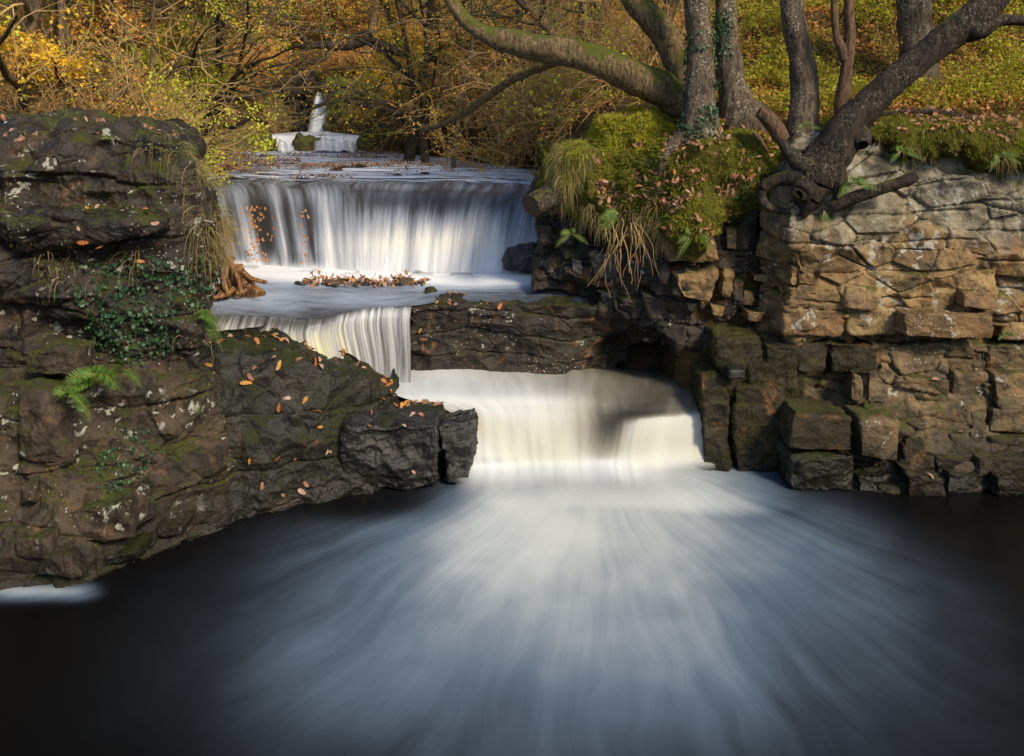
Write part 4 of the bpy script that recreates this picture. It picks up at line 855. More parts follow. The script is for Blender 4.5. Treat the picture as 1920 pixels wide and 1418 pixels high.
# ================================================================== WOODLAND BEHIND
def gz(x, y): return float(terrain(np.array([[x]]), np.array([[y]]))[0, 0])
def wildtree(name, label, px, Y, H, r, seed, bark, twig, lm, nl, lsz=.07, lean=(0, 0), n1=16, n2=120, n3=420, spread=1., leafzone=None, up=.04, group='trees of the woodland behind', low=.15, extra=None, cat='tree', sprays=None):
    g = np.random.default_rng(seed); X = (px - 960) / F * Y; z = gz(X, Y); b0 = np.array([X, Y, z - .2]); root = empty(name, (X, Y, z), label, cat, group)
    st = walk(b0[None], np.array([[lean[0], lean[1], 1.]]), np.array([H]), 14, .07, g, .05); RS = (r * np.linspace(1, .12, 14) ** .8)[None]; RS[:, 0] *= 1.4
    a, ra = kids(st, RS, n1, g, low, .95, 1.3, (.35, .65), .2, up, 9, .5, .2); a = np.where(True, a, a)
    b, rb = kids(a, ra, n2, g, .15, 1, .9, (.3, .7), .25, up * .5, 7, .5); rb = np.maximum(rb, .006)
    c, rc_ = kids(b, rb, n3, g, .15, 1, .9, (.3, .8), .22, 0, 5, .6); rc_ = np.maximum(rc_, .004)
    tr = [tubes(st, RS, 10), tubes(a, np.maximum(ra, .012), 6)]
    if extra:
        for e_ in extra: tr.append(trunk('x', e_, None, sides=8, seed=seed)[:2])
    sp_t, sp_p = [], []
    for (sx, sy, sY, rx, ry, sn) in (sprays or []):
        cc = W(sx, sy, sY); base = st[0, np.argmin(np.abs(st[0, :, 2] - cc[2] + .5))]; mid = (base + cc) / 2 + [0, 0, .25]
        tr.append(tubes(cr(np.array([base, mid, cc]), np.linspace(0, 2, 9))[None], np.linspace(.035, .012, 9)[None], 6))
        m_ = 26; q0 = np.tile(cc, (m_, 1)) + g.normal(0, .1, (m_, 3)); dd = g.normal(0, 1, (m_, 3)) * [1, .8, .35]; sx_m = rx / F * sY; sy_m = ry / F * sY
        tw_ = walk(q0, dd * [sx_m, sx_m, sy_m], g.uniform(.5, 1.1, m_) * sx_m, 7, .2, g, -.02); rt = np.outer(np.full(m_, .010), np.linspace(1, .4, 7)); t2, r2 = kids(tw_, rt, m_ * 5, g, .2, 1, .9, (.3, .7), .25, 0, 5, .6, .5)
        sp_t += [tubes(tw_, rt, 4), tubes(t2, np.maximum(r2, .004), 3)]; pp = np.concatenate([tw_[:, 2:].reshape(-1, 3), t2.reshape(-1, 3)]); sp_p.append(pp[g.integers(0, len(pp), sn)] + g.normal(0, 1, (sn, 3)) * [.06, .06, .03])
    V, Fc = merge(tr); mesh('trunk', V, Fc, M[bark], root)
    V, Fc = merge([tubes(b, rb, 4), tubes(c, rc_, 3)] + sp_t); mesh('branches', V, Fc, M[twig], root)
    if nl:
        pts = c[:, 1:].reshape(-1, 3)
        if leafzone is not None:
            zz = fbm(pts, .8, seed, 2); pts = pts[zz > leafzone] if (zz > leafzone).sum() > 50 else pts
        pos = np.concatenate([pts[g.integers(0, len(pts), nl)] + g.normal(0, .07, (nl, 3))] + sp_p); nl = len(pos); nn = g.normal(0, .6, (nl, 3)) + [.2, -.5, .8]
        leaves('crown', DIA, pos, frames(nl, g, None, nn), g.uniform(.6, 1.3, nl) * lsz, M[lm], root, g)
    return root
WT = [
 ('tree','slender tree at the far left edge with golden leaf sprays', 45, 12.5, 6.5, .13, 'bgbark','twig','lgold', 1500, .07),
 ('tree','straight pale trunk behind the golden sprays on the left bank', 130, 15.5, 8, .16, 'bgbark','twig','lorange', 1300, .07),
 ('tree','twisting tree leaning right above the big left rock', 215, 14.5, 7, .12, 'bgbark','twig','lorange', 1500, .06),
 ('tree','thin tree hung with lime yellow leaves above the left rock', 300, 15, 6, .09, 'bgbark','twig','lyellow', 2000, .06),
 ('tree','bright yellow green tree beside the dark gnarled oak', 385, 17, 7, .10, 'bgbark','twig','lyellow', 2600, .065),
 ('tree','dense twiggy thicket tree behind the left rock', 250, 19, 8, .14, 'bgbark','twig','lyellow', 1800, .08),
 ('tree','olive leaved tree deep in the left bank', 70, 19, 9, .18, 'bgbark','twig','lolive', 1800, .08),
 ('tree','olive leaved tree in the left bank shadows', 330, 22, 9, .16, 'bgbark','twigdark','lolive', 2200, .09),
 ('tree','tall orange tree far behind the left bank', 170, 25, 11, .22, 'bgbark','twig','lorange', 2200, .1),
 ('tree','orange crowned tree above the left end of the far rapids', 440, 27, 9, .2, 'bgbark','twig','lorange', 2600, .1),
 ('tree','dark evergreen like tree left of the distant fall', 500, 34, 8, .2, 'barkdark','twigdark','lolive', 3000, .12),
 ('tree','glowing orange beech straight above the distant fall', 560, 38, 12, .25, 'bgbark','twig','lorange', 3600, .12),
 ('tree','pale orange tree high behind the gorge head', 640, 44, 14, .3, 'bgbark','twig','lorange', 3600, .14),
 ('tree','copper tree right of the distant fall', 680, 33, 9, .2, 'bgbark','twig','lrust', 2600, .11),
 ('tree','golden tree on the upper right of the gorge head', 760, 38, 13, .25, 'bgbark','twig','lgold', 2600, .12),
 ('tree','dark twin stemmed tree above the right river bend', 755, 26, 8, .2, 'barkdark','twigdark','lgold', 1500, .08),
 ('tree','amber leaved tree leaning over the right river bend', 820, 22, 7, .14, 'bgbark','twig','lgold', 1800, .075),
 ('tree','bare twiggy tree behind the long mossy limb', 930, 19, 7, .12, 'bgbark','twig','lorange', 1400, .07),
 ('tree','olive green tree high on the bank behind the mossy limb', 1010, 22, 8, .16, 'bgbark','twig','lolive', 2200, .085),
 ('tree','slim trunk wrapped in green holly behind the leaning tree', 1130, 15, 7, .13, 'bgbark','twigdark','lolive', 2600, .05),
 ('tree','inclined pale trunk just left of the leaning trunk', 1210, 14, 7, .15, 'bgbark','twig','lrust', 1200, .06),
 ('tree','distant pale trunk high on the green slope', 1530, 19, 9, .16, 'bgbark','twig','lorange', 900, .07),
 ('tree','slim sapling high on the slope at the far right', 1850, 22, 8, .12, 'bgbark','twig','lgold', 900, .07),
 ('tree','brown oak far up between the two straight trunks', 1430, 24, 9, .2, 'bgbark','twig','lrust', 1500, .09)]
SPR = {0: [(60,110,12.2,75,20,900),(35,80,12.4,40,22,500),(110,125,12.4,50,14,500)], 1: [(130,190,15.,60,14,700),(60,50,15.5,50,16,400)], 2: [(160,50,14,80,22,1100),(240,40,14.2,80,20,1000),(210,190,14,50,14,400)],
 3: [(300,170,14.6,60,22,900),(265,110,14.8,55,22,700),(235,70,14.8,60,20,500)], 4: [(360,60,16,70,26,1200),(345,110,16,60,24,1200),(385,150,16,45,22,1000),(300,190,16,45,16,600),(330,215,16,40,16,500)],
 9: [(470,110,26,60,14,900),(430,160,26,60,14,800),(500,140,26,60,12,700)], 11: [(540,60,36,90,18,1800),(500,90,36,80,16,1500),(580,130,36,80,14,1200)], 12: [(640,50,42,90,18,1500),(600,30,42,90,16,1400)],
 15: [(740,90,24,40,24,500),(700,120,24,45,22,500)], 16: [(760,60,21,60,24,900),(800,110,21,60,24,800),(720,150,21,50,18,500)], 17: [(860,60,18,60,20,500)], 14: [(760,40,36,90,20,1200)], 13: [(650,110,32,60,18,900)]}
for i, (nm, lb, px, Y, H, r, bk_, tw, lm, nl, ls) in enumerate(WT):
    onslope = px > 1400
    nl = int(nl * (1 if onslope else 2.8))
    wildtree(nm, lb, px, Y, H, r, 1000 + i, bk_, tw, lm, nl, ls * 1.1, sprays=SPR.get(i), lean=(random.uniform(-.15, .15), -.05), leafzone=-.05 if i < 9 else None, low=.5 if onslope else (.34 if 12 <= i <= 16 or i == 10 else .06),
             n1=8 if onslope else 18, n2=60 if onslope else 130, n3=200 if onslope else 420, up=.02)
for i, (px, Y, H, r, lb) in enumerate([(36, 12.2, 8, .085, 'pale straight trunk rising at the far left edge behind the rock'), (122, 12.6, 8, .06, 'slim pale trunk left of centre behind the left rock top'), (168, 13.2, 8, .075, 'pale trunk leaning slightly right behind the left rock'),
        (268, 14., 7, .05, 'thin light grey pole tree among the lime leaves'), (845, 17.5, 7, .06, 'thin light trunk rising from the shrubs under the limb end'), (1085, 16, 8, .09, 'speckled pale trunk seen between the limb and the leaning trunk')]):
    wildtree('tree', lb, px, Y, H, r, 1400 + i, 'bark' if i > 3 else 'bgbark', 'twig', 'lorange', 350, .06, lean=(random.uniform(-.08, .1), 0), n1=8, n2=40, n3=110, low=.4)
# more trees of the far slope, all in one loop but each its own object
LBF = ['far orange tree on the slope at the left of the gorge head', 'far brown tree on the ridge above the left bank', 'far golden tree on the ridge above the left bank', 'small copper tree under the ridge near the distant fall',
       'hazy orange tree on the skyline at the gorge head', 'hazy brown tree right of the skyline gap', 'far amber tree above the right bank', 'far rust tree behind the holly wrapped trunk']
for i, (px, Y, H, lm) in enumerate([(360,36,12,'lorange'),(80,34,13,'lrust'),(230,38,14,'lgold'),(610,36,5,'lrust'),(520,52,16,'lorange'),(720,52,15,'lrust'),(880,32,11,'lgold'),(1100,28,10,'lrust')]):
    wildtree('tree', LBF[i], px, Y, H, .22, 1100 + i, 'bgbark', 'twig', lm, 6500, .15, n1=20, n2=150, n3=450, low=.08)
# gnarled bare limbs over the river
wildtree('gnarled_oak', 'dark gnarled oak with crooked bare limbs at the end of the left bank', 372, 16.5, 6, .13, 1201, 'barkdark', 'twigdark', 'lolive', 150, .05, lean=(.25, 0), n1=14, n2=140, n3=420, up=-.01,
    extra=[[(385,235,16.5,6),(400,215,16.3,6),(425,190,16.,6),(455,183,16,4),(480,190,16,3)], [(380,240,16.5,6),(410,232,16.2,5),(440,238,16,5),(470,222,16,4),(500,232,16,3)], [(392,190,16.5,6),(410,170,16.3,5),(440,172,16,4),(470,176,16,2)]])
wildtree('gnarled_oak', 'dark spreading oak whose bare limbs cross above the distant fall', 765, 20, 7, .16, 1202, 'barkdark', 'twigdark', 'lgold', 900, .07, n1=14, n2=130, n3=380, up=0.,
    extra=[[(762,100,20,12),(715,86,19.8,10),(695,75,19.6,8),(655,85,19.4,9),(600,84,19.3,7),(575,88,19.2,6),(550,84,19.2,2)], [(700,76,19.6,5),(685,60,19.5,4),(640,78,19.4,3),(605,110,19.4,5),(580,118,19.3,5),(555,140,19.2,3)],
           [(578,84,19.2,5),(562,62,19.2,5),(555,48,19.2,4),(535,45,19.2,3),(515,52,19.2,2)], [(560,60,19.2,4),(545,38,19.2,3),(525,28,19.2,2)]])
wildtree('mossy_oak', 'moss furred low branches reaching left in front of the distant fall', 800, 19, 5, .12, 1203, 'barkdark', 'twigmoss', 'lgold', 500, .06, n1=10, n2=90, n3=300, up=-.01,
    extra=[[(785,228,19,7),(730,208,18.8,6),(690,198,18.6,6),(655,190,18.5,4),(620,170,18.4,5),(585,155,18.3,5),(560,145,18.3,4),(520,158,18.2,3),(490,165,18.2,2)],
           [(622,172,18.4,4),(614,190,18.3,4),(590,202,18.2,4),(565,213,18.2,4),(545,215,18.2,2)], [(580,205,18.2,3),(565,225,18.2,3),(552,232,18.2,2)], [(560,146,18.3,4),(550,130,18.3,3),(575,110,18.3,3)]])
# thin limb below the mossy trunk
log('fallen_branch', 'slender mossy bough sweeping down left from under the long limb', [(1060,110,10.6,8),(1010,128,10.9,8),(960,150,11.4,8),(915,180,12,8),(870,212,12.6,7),(825,235,13.2,5),(790,245,13.6,3)], M['barkmoss'], 36, sides=10, cat='branch', cap=False)
# arching shrubs of the right bank
def shrub(label, px, Y, H, seed, twig='twig', lm='lyellow', nl=500, n0=34, sz=.05, lean=-.12, group='twiggy shrubs on the right bank', name='shrub'):
    g = np.random.default_rng(seed); X = (px - 960) / F * Y; z = gz(X, Y); root = empty(name, (X, Y, z), label, 'shrub', group)
    p = np.array([X, Y, z - .05]) + g.normal(0, .35, (n0, 3)) * [1, 1, .1]; d = g.normal(0, .55, (n0, 3)) + [lean, -.25, 1.0]
    a = walk(p, d, g.uniform(.6, 1.2, n0) * H, 10, .14, g, -.075); ra = np.outer(g.uniform(.010, .022, n0), np.linspace(1, .3, 10))
    b, rb = kids(a, ra, n0 * 7, g, .2, 1, .9, (.25, .5), .2, -.02, 6, .6); c, rc_ = kids(b, rb, n0 * 16, g, .2, 1, .9, (.3, .7), .2, -.02, 4, .7)
    V, Fc = merge([tubes(a, ra, 5), tubes(b, np.maximum(rb, .005), 4), tubes(c, np.maximum(rc_, .0035), 3)]); mesh('stems', V, Fc, M[twig], root)
    pts = np.concatenate([c[:, 1:].reshape(-1, 3), b[:, 3:].reshape(-1, 3)]); pos = pts[g.integers(0, len(pts), nl)]
    leaves('foliage', DIA, pos, frames(nl, g), g.uniform(.6, 1.3, nl) * sz, M[lm], root, g); return root
SHR = [('pale arching shrub nearest the lip of the wide fall', 1005, 15.5, 2.2,'twig','lyellow',700), ('tangled tan shrub under the long mossy limb', 960, 16.5, 2.6,'twig','lrust',800),
 ('sprawling shrub dipping pale twigs to the dark river edge', 900, 18, 2.6,'twig','lgold',700), ('tall wispy shrub left of the tangled tan one', 850, 20, 3.,'twig','lrust',900),
 ('grey twigged shrub beside the river bend', 790, 23, 2.8,'twig','lyellow',700), ('low shrub above the far rapids on the right bank', 735, 25.5, 1.6,'twig','lolive',900),
 ('straight stemmed shrub behind the grassy hummock', 1085, 13.5, 2.3,'twig','lyellow',500), ('dense brown shrub behind the golden moss dome', 1160, 13.2, 2.2,'twig','lrust',700),
 ('bramble shrub low on the bank behind the wide fall', 1040, 17.5, 2.6,'twig','lolive',1000), ('russet shrub halfway up the bank under the limb', 1000, 19.5, 2.8,'twig','lorange',900),
 ('wiry shrub at the top of the river bend bank', 880, 24, 3.2,'twig','lorange',900), ('grey bare shrub just right of the distant fall', 680, 29, 1.3,'twig','lolive',900),
 ('leafy shrub at the foot of the copper tree', 725, 29, 2.2,'twig','lrust',900), ('golden shrub high behind the mossy limb', 930, 27, 3.4,'twig','lgold',1100)]
for i, (lb, px, Y, H, tw, lm, nl) in enumerate(SHR): shrub(lb, px + (60 if px > 840 else 30), Y, H * .9, 1300 + i, tw, lm, int(nl * 2.6), sz=.06)
SHL = [('tan twiggy shrub rising behind the left rock top', 120, 12.5, 1.8,'lrust'), ('pale wand like shrub behind the middle of the left rock', 230, 13, 1.9,'lyellow'), ('arching shrub with lime leaves at the right end of the left rock', 300, 14, 1.9,'lyellow'),
 ('orange flecked shrub behind the left rock', 160, 15.5, 2.2,'lorange'), ('straw coloured shrub under the lime tree', 285, 17, 2.5,'lolive'), ('greenish shrub on the left shore by the flat river rocks', 392, 22, 1.8,'lyellow'),
 ('grey branched shrub left of the distant fall', 490, 29, 1.4,'lolive'), ('brown shrub at the left end of the far rapids', 455, 26.5, 2.,'lrust'), ('low rusty shrub at the far left edge', 60, 14.5, 2.,'lrust')]
for i, (lb, px, Y, H, lm) in enumerate(SHL): shrub(lb, px, Y, H, 1330 + i, 'twig', lm, 1300, lean=.25, group='twiggy shrubs on the left bank')

# dark cliff beside the distant fall
rows = [[(x, y, Y) for x in (430, 490, 540, 575, 592)] for y, Y in ((262, 31.3), (245, 31.3), (215, 31.4), (190, 31.5), (172, 31.5), (152, 31.7), (140, 33))]
tag(loft('rock_cliff', pxgrid(rows), M['darkrock'], rdisp(800, .2, .12, .05, (1, 1, 2), .1), .07, lbl='farcliff'), 'dark shadowed cliff left of the distant plunge fall', 'cliff')
rows = [[(x, y, Y) for x in (609 + 6 * math.sin(y * .1), 622, 645, 680, 720)] for y, Y in ((262, 30.6), (240, 30.6), (215, 30.7), (190, 30.8), (172, 31.), (155, 31.4), (142, 33))]
tag(loft('rock_cliff', pxgrid(rows), M['farrock'], rdisp(810, .2, .12, .05, (1, 1, 2), .1), .07, lbl='farcliff2'), 'mossy rock buttress right of the distant plunge fall', 'cliff')
def notch(X):
    p = 960 + X * F / 25.6; return .42 * ((p > 518) & (p < 552)) + .42 * ((p > 592) & (p < 664))
rows = [[[X, 25.28 + .10 * math.sin(X * 5) + dy, z + (.05 * math.sin(X * 7) - float(notch(np.array(X)))) * (z > 3.2)] for X in np.linspace(-11.5, -3.4, 50)] for z, dy in ((2.6, -.1), (2.95, -.02), (3.22, .05), (3.36, .16), (3.39, .4), (3.2, 1.))]
tag(loft('rock_ledge', np.array(rows), M['farrock'], rdisp(815, .02, .03, .015, (1, 1, 1.5), .03), .05, lbl='farstep'), 'low mossy rock step crossing the river under the far rapids', 'rock')
for q, Y, sd, mt, lb in (([(553,257),(592,255),(596,287),(550,287)], 25.1, 821, 'farrock', 'mossy rock splitting the far rapids in two'), ([(400,252),(520,252),(518,290),(400,290)], 25.0, 822, 'farrock', 'dark mossy ledge left of the far rapids'),
                    ([(666,252),(770,252),(775,294),(664,290)], 24.9, 823, 'farrock', 'grassy ledge right of the far rapids')):
    tag(qblock('boulder', q, Y, 1.2, M[mt], None, 4, sd, 3.5, .05), lb, 'boulder')
# dark undercut bank along the river's right edge
rows = []
for z, off in ((2.4, .1), (2.8, .0), (3.0, .12), (3.15, -.05), (3.3, .4)):
    rows.append([[XR(Y) + off, Y, z] for Y in np.linspace(12.4, 25.2, 14)])
tag(loft('earth_bank', np.array(rows), M['soil'], lambda P, N: .12 * fbm(P, 1.5, 41, 3) + .04 * fbm(P, 6, 42, 3), .06, lbl='ebank'), 'dark undercut earth bank along the right edge of the upper river', 'bank')

# ================================================================== UNDERGROWTH (stuff)
def groundpts(n, x0, x1, Ya, Yb, seed, pw=1.4):
    g = np.random.default_rng(seed); u = g.random(n); Y = (Ya ** (1 - pw) + u * (Yb ** (1 - pw) - Ya ** (1 - pw))) ** (1 / (1 - pw)); X = (g.uniform(x0, x1, n) - 960) / F * Y
    Z = terrain(X[None], Y[None])[0]; return np.stack([X, Y, Z], 1), g
def under(name, label, n, x0, x1, Ya, Yb, seed, h, sz, mat, freq=1.2, thr=-.2, cond=None):
    P, g = groundpts(n, x0, x1, Ya, Yb, seed); m = fbm(P, freq, seed, 3) > thr
    if cond is not None: m &= cond(P)
    P = P[m]; n = len(P); hh = (.5 + .5 * np.clip(fbm(P, 2.5, seed + 3, 2) + .3, 0, 1)) * h; P = P + np.stack([g.normal(0, .03, n), g.normal(0, .03, n), hh * g.random(n) ** .7], 1)
    return tag(leaves(name, DIA, P, frames(n, g, None, g.normal(0, .6, (n, 3)) + [0, -.3, .8]), g.uniform(.6, 1.3, n) * sz * (.6 + P[:, 1] / 25), M[mat], None, g), label, None, None, 'stuff')
bankonly = lambda P: (P[:, 0] > XR(P[:, 1]) + .15) | (P[:, 0] < XL(P[:, 1]) - .2) | (P[:, 1] > 33)
under('undergrowth', 'yellow green bilberry carpet covering the slope behind the right trees', 130000, 1290, 2050, 9.9, 26, 51, .34, .05, 'shrub', 1.0, -.27)
under('undergrowth', 'green plants and moss just behind the trees on the bank top', 26000, 1270, 2050, 9.35, 12.5, 57, .14, .04, 'shrub', 1.6, -.5)
under('leaf_litter', 'orange leaf litter between the bilberry on the right slope', 34000, 1290, 2050, 9.5, 26, 52, .12, .06, 'lrust', .9, -.35)
under('undergrowth', 'tangled bramble and fern cover on the right river bank', 45000, 640, 1330, 12.6, 34, 53, .35, .05, 'lolive', 1.1, -.3, bankonly)
under('leaf_litter', 'rust leaf litter on the right river bank', 60000, 600, 1330, 12.6, 40, 54, .25, .055, 'lrust', .8, -.3, bankonly)
under('leaf_litter', 'orange and rust leaf litter across the left bank', 50000, -80, 600, 11.5, 44, 55, .2, .06, 'lrust', .8, -.3, bankonly)
under('undergrowth', 'olive undergrowth across the left bank', 30000, -80, 600, 11.5, 44, 56, .4, .055, 'lolive', 1.1, -.05, bankonly)
# leaves and debris stranded on the flat rocks of the upper river
FR = [((385,318),(470,316),(480,345),(380,345),14.6,'wide low rock pan littered with leaves on the left of the upper river'),((470,305),(560,303),(565,318),(465,320),18.,'flat dark rock sill in the middle of the upper river'),
      ((390,290),(500,288),(510,302),(385,304),21.,'long black rock sill below the left shore'),((600,318),(690,316),(700,328),(590,330),16.8,'leafy rock sill near the lip of the wide fall'),((520,284),(590,284),(590,292),(515,294),23.5,'low dark rock sill just below the far rapids'),
      ((700,325),(800,328),(800,336),(700,336),15.2,'thin leafy rock sill above the right half of the wide fall')]
for i, (a, b, c, d, Y, lb) in enumerate(FR):
    x0, x1 = (a[0] - 960) / F * Y, (b[0] - 960) / F * Y; z0 = 2.825
    dy = 1.6 if i != 5 else .7; c8 = [(x0, Y, z0 - .3), (x1, Y, z0 - .3), (x0 + .1, Y + dy, z0 - .3), (x1 + .1, Y + dy, z0 - .3), (x0, Y, z0 + .035), (x1, Y, z0 + .03), (x0 + .1, Y + dy, z0 + .04), (x1 + .1, Y + dy, z0 + .03)]
    P, f, nn = blockmesh(c8, 5, .05, 830 + i, 1.6); P[:, 2] = np.minimum(P[:, 2], z0 + .09)
    tag(mesh('rock_sill', P, f, M['wet']), lb, 'rock', 'flat rock sills in the upper river')
g = np.random.default_rng(60); n = 26000; Y = g.uniform(13.3, 24.5, n); X = (g.uniform(378, 860, n) - 960) / F * Y; P = np.stack([X, Y, X * 0 + 2.87 + .02 * g.random(n)], 1)
px_ = 960 + X * F / Y; m = fbm(P * [.5, 1.6, 1], 1.0, 61, 4) > np.interp(px_, [380, 560, 700, 860], [.2, .36, .46, .64]); m &= Y > np.interp(X, [-5.5, -3.6, -2.2, .5], [14.0, 13.5, 13.0, 12.1]) + np.interp(px_, [380, 560, 700, 860], [.25, .5, 1.6, 2.2]); P = P[m]
tag(leaves('leaf_litter', DIA, P, frames(len(P), g, None, g.normal(0, .25, (len(P), 3)) + [0, 0, 1]), g.uniform(.045, .085, len(P)), M['litterwet'], None, g), 'drifts of brown leaves stranded across the shallow upper river', None, None, 'stuff')

# ================================================================== MOSS, GRASS, IVY, FERNS
def fuzz(name, key, n, mat, L=.022, reg=None, parent=None, seed=0, mask=None, w_=.0035, thr=-.3, label=None):
    g = np.random.default_rng(seed); P, N = surf(key, n, reg, g, mask); k = fbm(P, 3, seed + 1, 3) > thr; P, N = P[k], N[k]; n = len(P)
    o = blades(name, P - N * .003, N * .9 + g.normal(0, .35, (n, 3)) + [0, 0, -.1], g.uniform(.5, 1.4, n) * L, np.full(n, w_), np.full(n, .5), M[mat], parent, 3, g)
    return tag(o, label, None, None, 'stuff')
for hk, par, nn_, mt in (('moss_hummock741', None, 26000, 'mossleaf'), ('moss_hummock742', None, 16000, 'mossleaf'), ('moss_hummock743', None, 12000, 'mossleafd')):
    par = [o for o in SC.objects if o.name.startswith('moss_hummock')][int(hk[-1]) - 1]
    if not SURF.get(hk): continue
    fuzz('moss', hk, int(nn_ * 1.3), mt, .055, None, par, int(hk[-3:]), None, .005, -2)
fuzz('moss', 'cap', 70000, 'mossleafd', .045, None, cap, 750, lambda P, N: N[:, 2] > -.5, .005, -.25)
fuzz('moss', 'cap', 45000, 'mossleaf', .045, None, cap, 751, lambda P, N: N[:, 2] > .1, .004, .1)
for i_ in range(5): fuzz('moss', f'rock_step{720 + i_}', 9000, 'mossdk', .03, None, st, 760 + i_, lambda P, N: N[:, 1] < .5, .003, -.4)
fuzz('moss', 'shelf', 20000, 'mossdk', .012, None, shelf, 752, lambda P, N: N[:, 2] < .7, .0025, .0)
fuzz('moss', 'leftup', 22000, 'mossleafd', .02, box(20, 240, 420, 720), left, 753, None, .003, .28)
fuzz('moss', 'leftlow', 14000, 'mossleafd', .02, box(20, 650, 440, 1090), left, 754, lambda P, N: N[:, 2] > 0, .003, .25)
def drape(name, key, n, reg, mat, L, parent, seed, droop=1.6, mask=None, thr=-9, label=None, wd=.0035, up=.6, K=7):
    g = np.random.default_rng(seed); P, N = surf(key, n, reg, g, mask); k = fbm(P, 5, seed, 2) > thr; P, N = P[k], N[k]; n = len(P)
    return tag(blades(name, P, N + g.normal(0, .3, (n, 3)) + [0, -.2, up], g.uniform(.5, 1.3, n) * L, g.uniform(.7, 1.3, n) * wd, np.full(n, droop), M[mat], parent, K, g, .08), label, None, None, 'stuff')
h2 = [o for o in SC.objects if o.name.startswith('moss_hummock')]
drape('grass', 'moss_hummock742', 3000, box(1010, 270, 1140, 350), 'grass', .22, h2[1], 770)
drape('grass', 'moss_hummock742', 3000, box(1010, 290, 1140, 380), 'straw', .26, h2[1], 771, 2.4)
drape('grass', 'moss_hummock741', 1500, box(1100, 190, 1240, 330), 'grass', .12, h2[0], 772)
drape('grass', 'leftup', 2200, box(262, 262, 415, 470), 'straw', .34, left, 773, 2.2, lambda P, N: P[:, 0] * F / P[:, 1] + 960 > 262 + (HY + (CZ - P[:, 2]) * F / P[:, 1] - 262) * .55, -.2, wd=.003)
drape('grass', 'leftup', 900, box(300, 262, 415, 400), 'grass', .16, left, 774, 1.4, lambda P, N: N[:, 2] > -.1)
drape('grass', 'leftup', 1100, box(360, 410, 420, 500), 'straw', .3, left, 775, 2.4)
drape('grass', 'leftup', 500, box(60, 455, 260, 530), 'straw', .28, left, 776, 2.4, None, .1)
drape('grass', 'leftup', 500, box(320, 500, 385, 640), 'straw', .3, left, 777, 2.4, None, .0)
drape('grass', 'cap', 900, box(1640, 225, 1900, 300), 'grass', .16, cap, 778, 2.0, None, .0)
drape('grass', 'cap', 700, box(1640, 240, 1900, 320), 'straw', .2, cap, 779, 2.4, None, .1)
drape('grass', 'cap', 1400, box(1020, 380, 1250, 470), 'straw', .25, cap, 780, 2.4, None, .1)
# hanging roots under the moss
g = np.random.default_rng(790); n = 26; p0 = np.array([W(g.uniform(1130, 1215), g.uniform(410, 440), 9.3 + g.uniform(-.1, .15)) for _ in range(n)])
a = walk(p0, g.normal(0, .5, (n, 3)) + [.15, -.35, -1], g.uniform(.35, .95, n), 12, .16, g, -.16); V, Fc = tubes(a, np.outer(g.uniform(.003, .007, n), np.linspace(1, .4, 12)), 5)
tag(mesh('hanging_roots', V, Fc, M['twig']), 'bunch of thin bare roots hanging below the moss cushion', 'roots')
def ivy(name, key, n, reg, seed, parent, thr=0., sz=.045, label=None, mask=None):
    g = np.random.default_rng(seed); P, N = surf(key, n, reg, g, mask); k = fbm(P, 2.6, seed, 3) > thr; P, N = P[k], N[k]; n = len(P)
    return tag(leaves(name, IVY, P + N * g.uniform(.01, .05, (n, 1)), frames(n, g, g.normal(0, .6, (n, 3)) + [0, 0, -1], N + g.normal(0, .45, (n, 3))), g.uniform(.55, 1.25, n) * sz, M['ivy'], parent, g), label, None, None, 'stuff')
ivy('ivy', 'leftup', 5200, box(220, 480, 392, 720), 801, left, -.15, .042)
ivy('ivy', 'leftup', 1800, box(60, 490, 230, 700), 802, left, .15, .04)
ivy('ivy', 'leftlow', 500, box(180, 800, 300, 920), 803, left, .1, .03)
ivy('ivy', 'cap', 500, box(1220, 270, 1420, 420), 804, cap, 0., .03)
# ivy on the trunks
def trunkivy(tree, n, seed, x0, x1, y0, y1):
    o = [c for c in tree.children if c.name.startswith('trunk')][0]; me = o.data; V = np.zeros(len(me.vertices) * 3, np.float32); me.vertices.foreach_get('co', V); V = V.reshape(-1, 3) + np.array(tree.location)
    N = np.zeros(len(V) * 3, np.float32); me.vertices.foreach_get('normal', N); N = N.reshape(-1, 3); cN = nrm(V - np.array(tree.location) - 0)
    px = 960 + V[:, 0] * F / V[:, 1]; py = HY + (CZ - V[:, 2]) * F / V[:, 1]; sg = -np.sign(N[:, 1]); ok = (px > x0) & (px < x1) & (py > y0) & (py < y1)
    V, N = V[ok], N[ok]; g = np.random.default_rng(seed); i = g.integers(0, len(V), n); P = V[i] + g.normal(0, .012, (n, 3)); Nn = N[i]; k = fbm(P, 3.5, seed, 2) > -.15; P, Nn = P[k], Nn[k]; n = len(P)
    # normals of a tube point away from its axis: flip those that do not
    tag(leaves('ivy', IVY, P + Nn * .02, frames(n, g, g.normal(0, .6, (n, 3)) + [0, 0, -1], Nn + g.normal(0, .4, (n, 3))), g.uniform(.5, 1.2, n) * .036, M['ivy'], tree, g), None, None, None, 'stuff')
trunkivy(T1, 3200, 811, 1270, 1350, 60, 275); trunkivy(T2, 1300, 812, 1330, 1372, 20, 200)
PIN = None
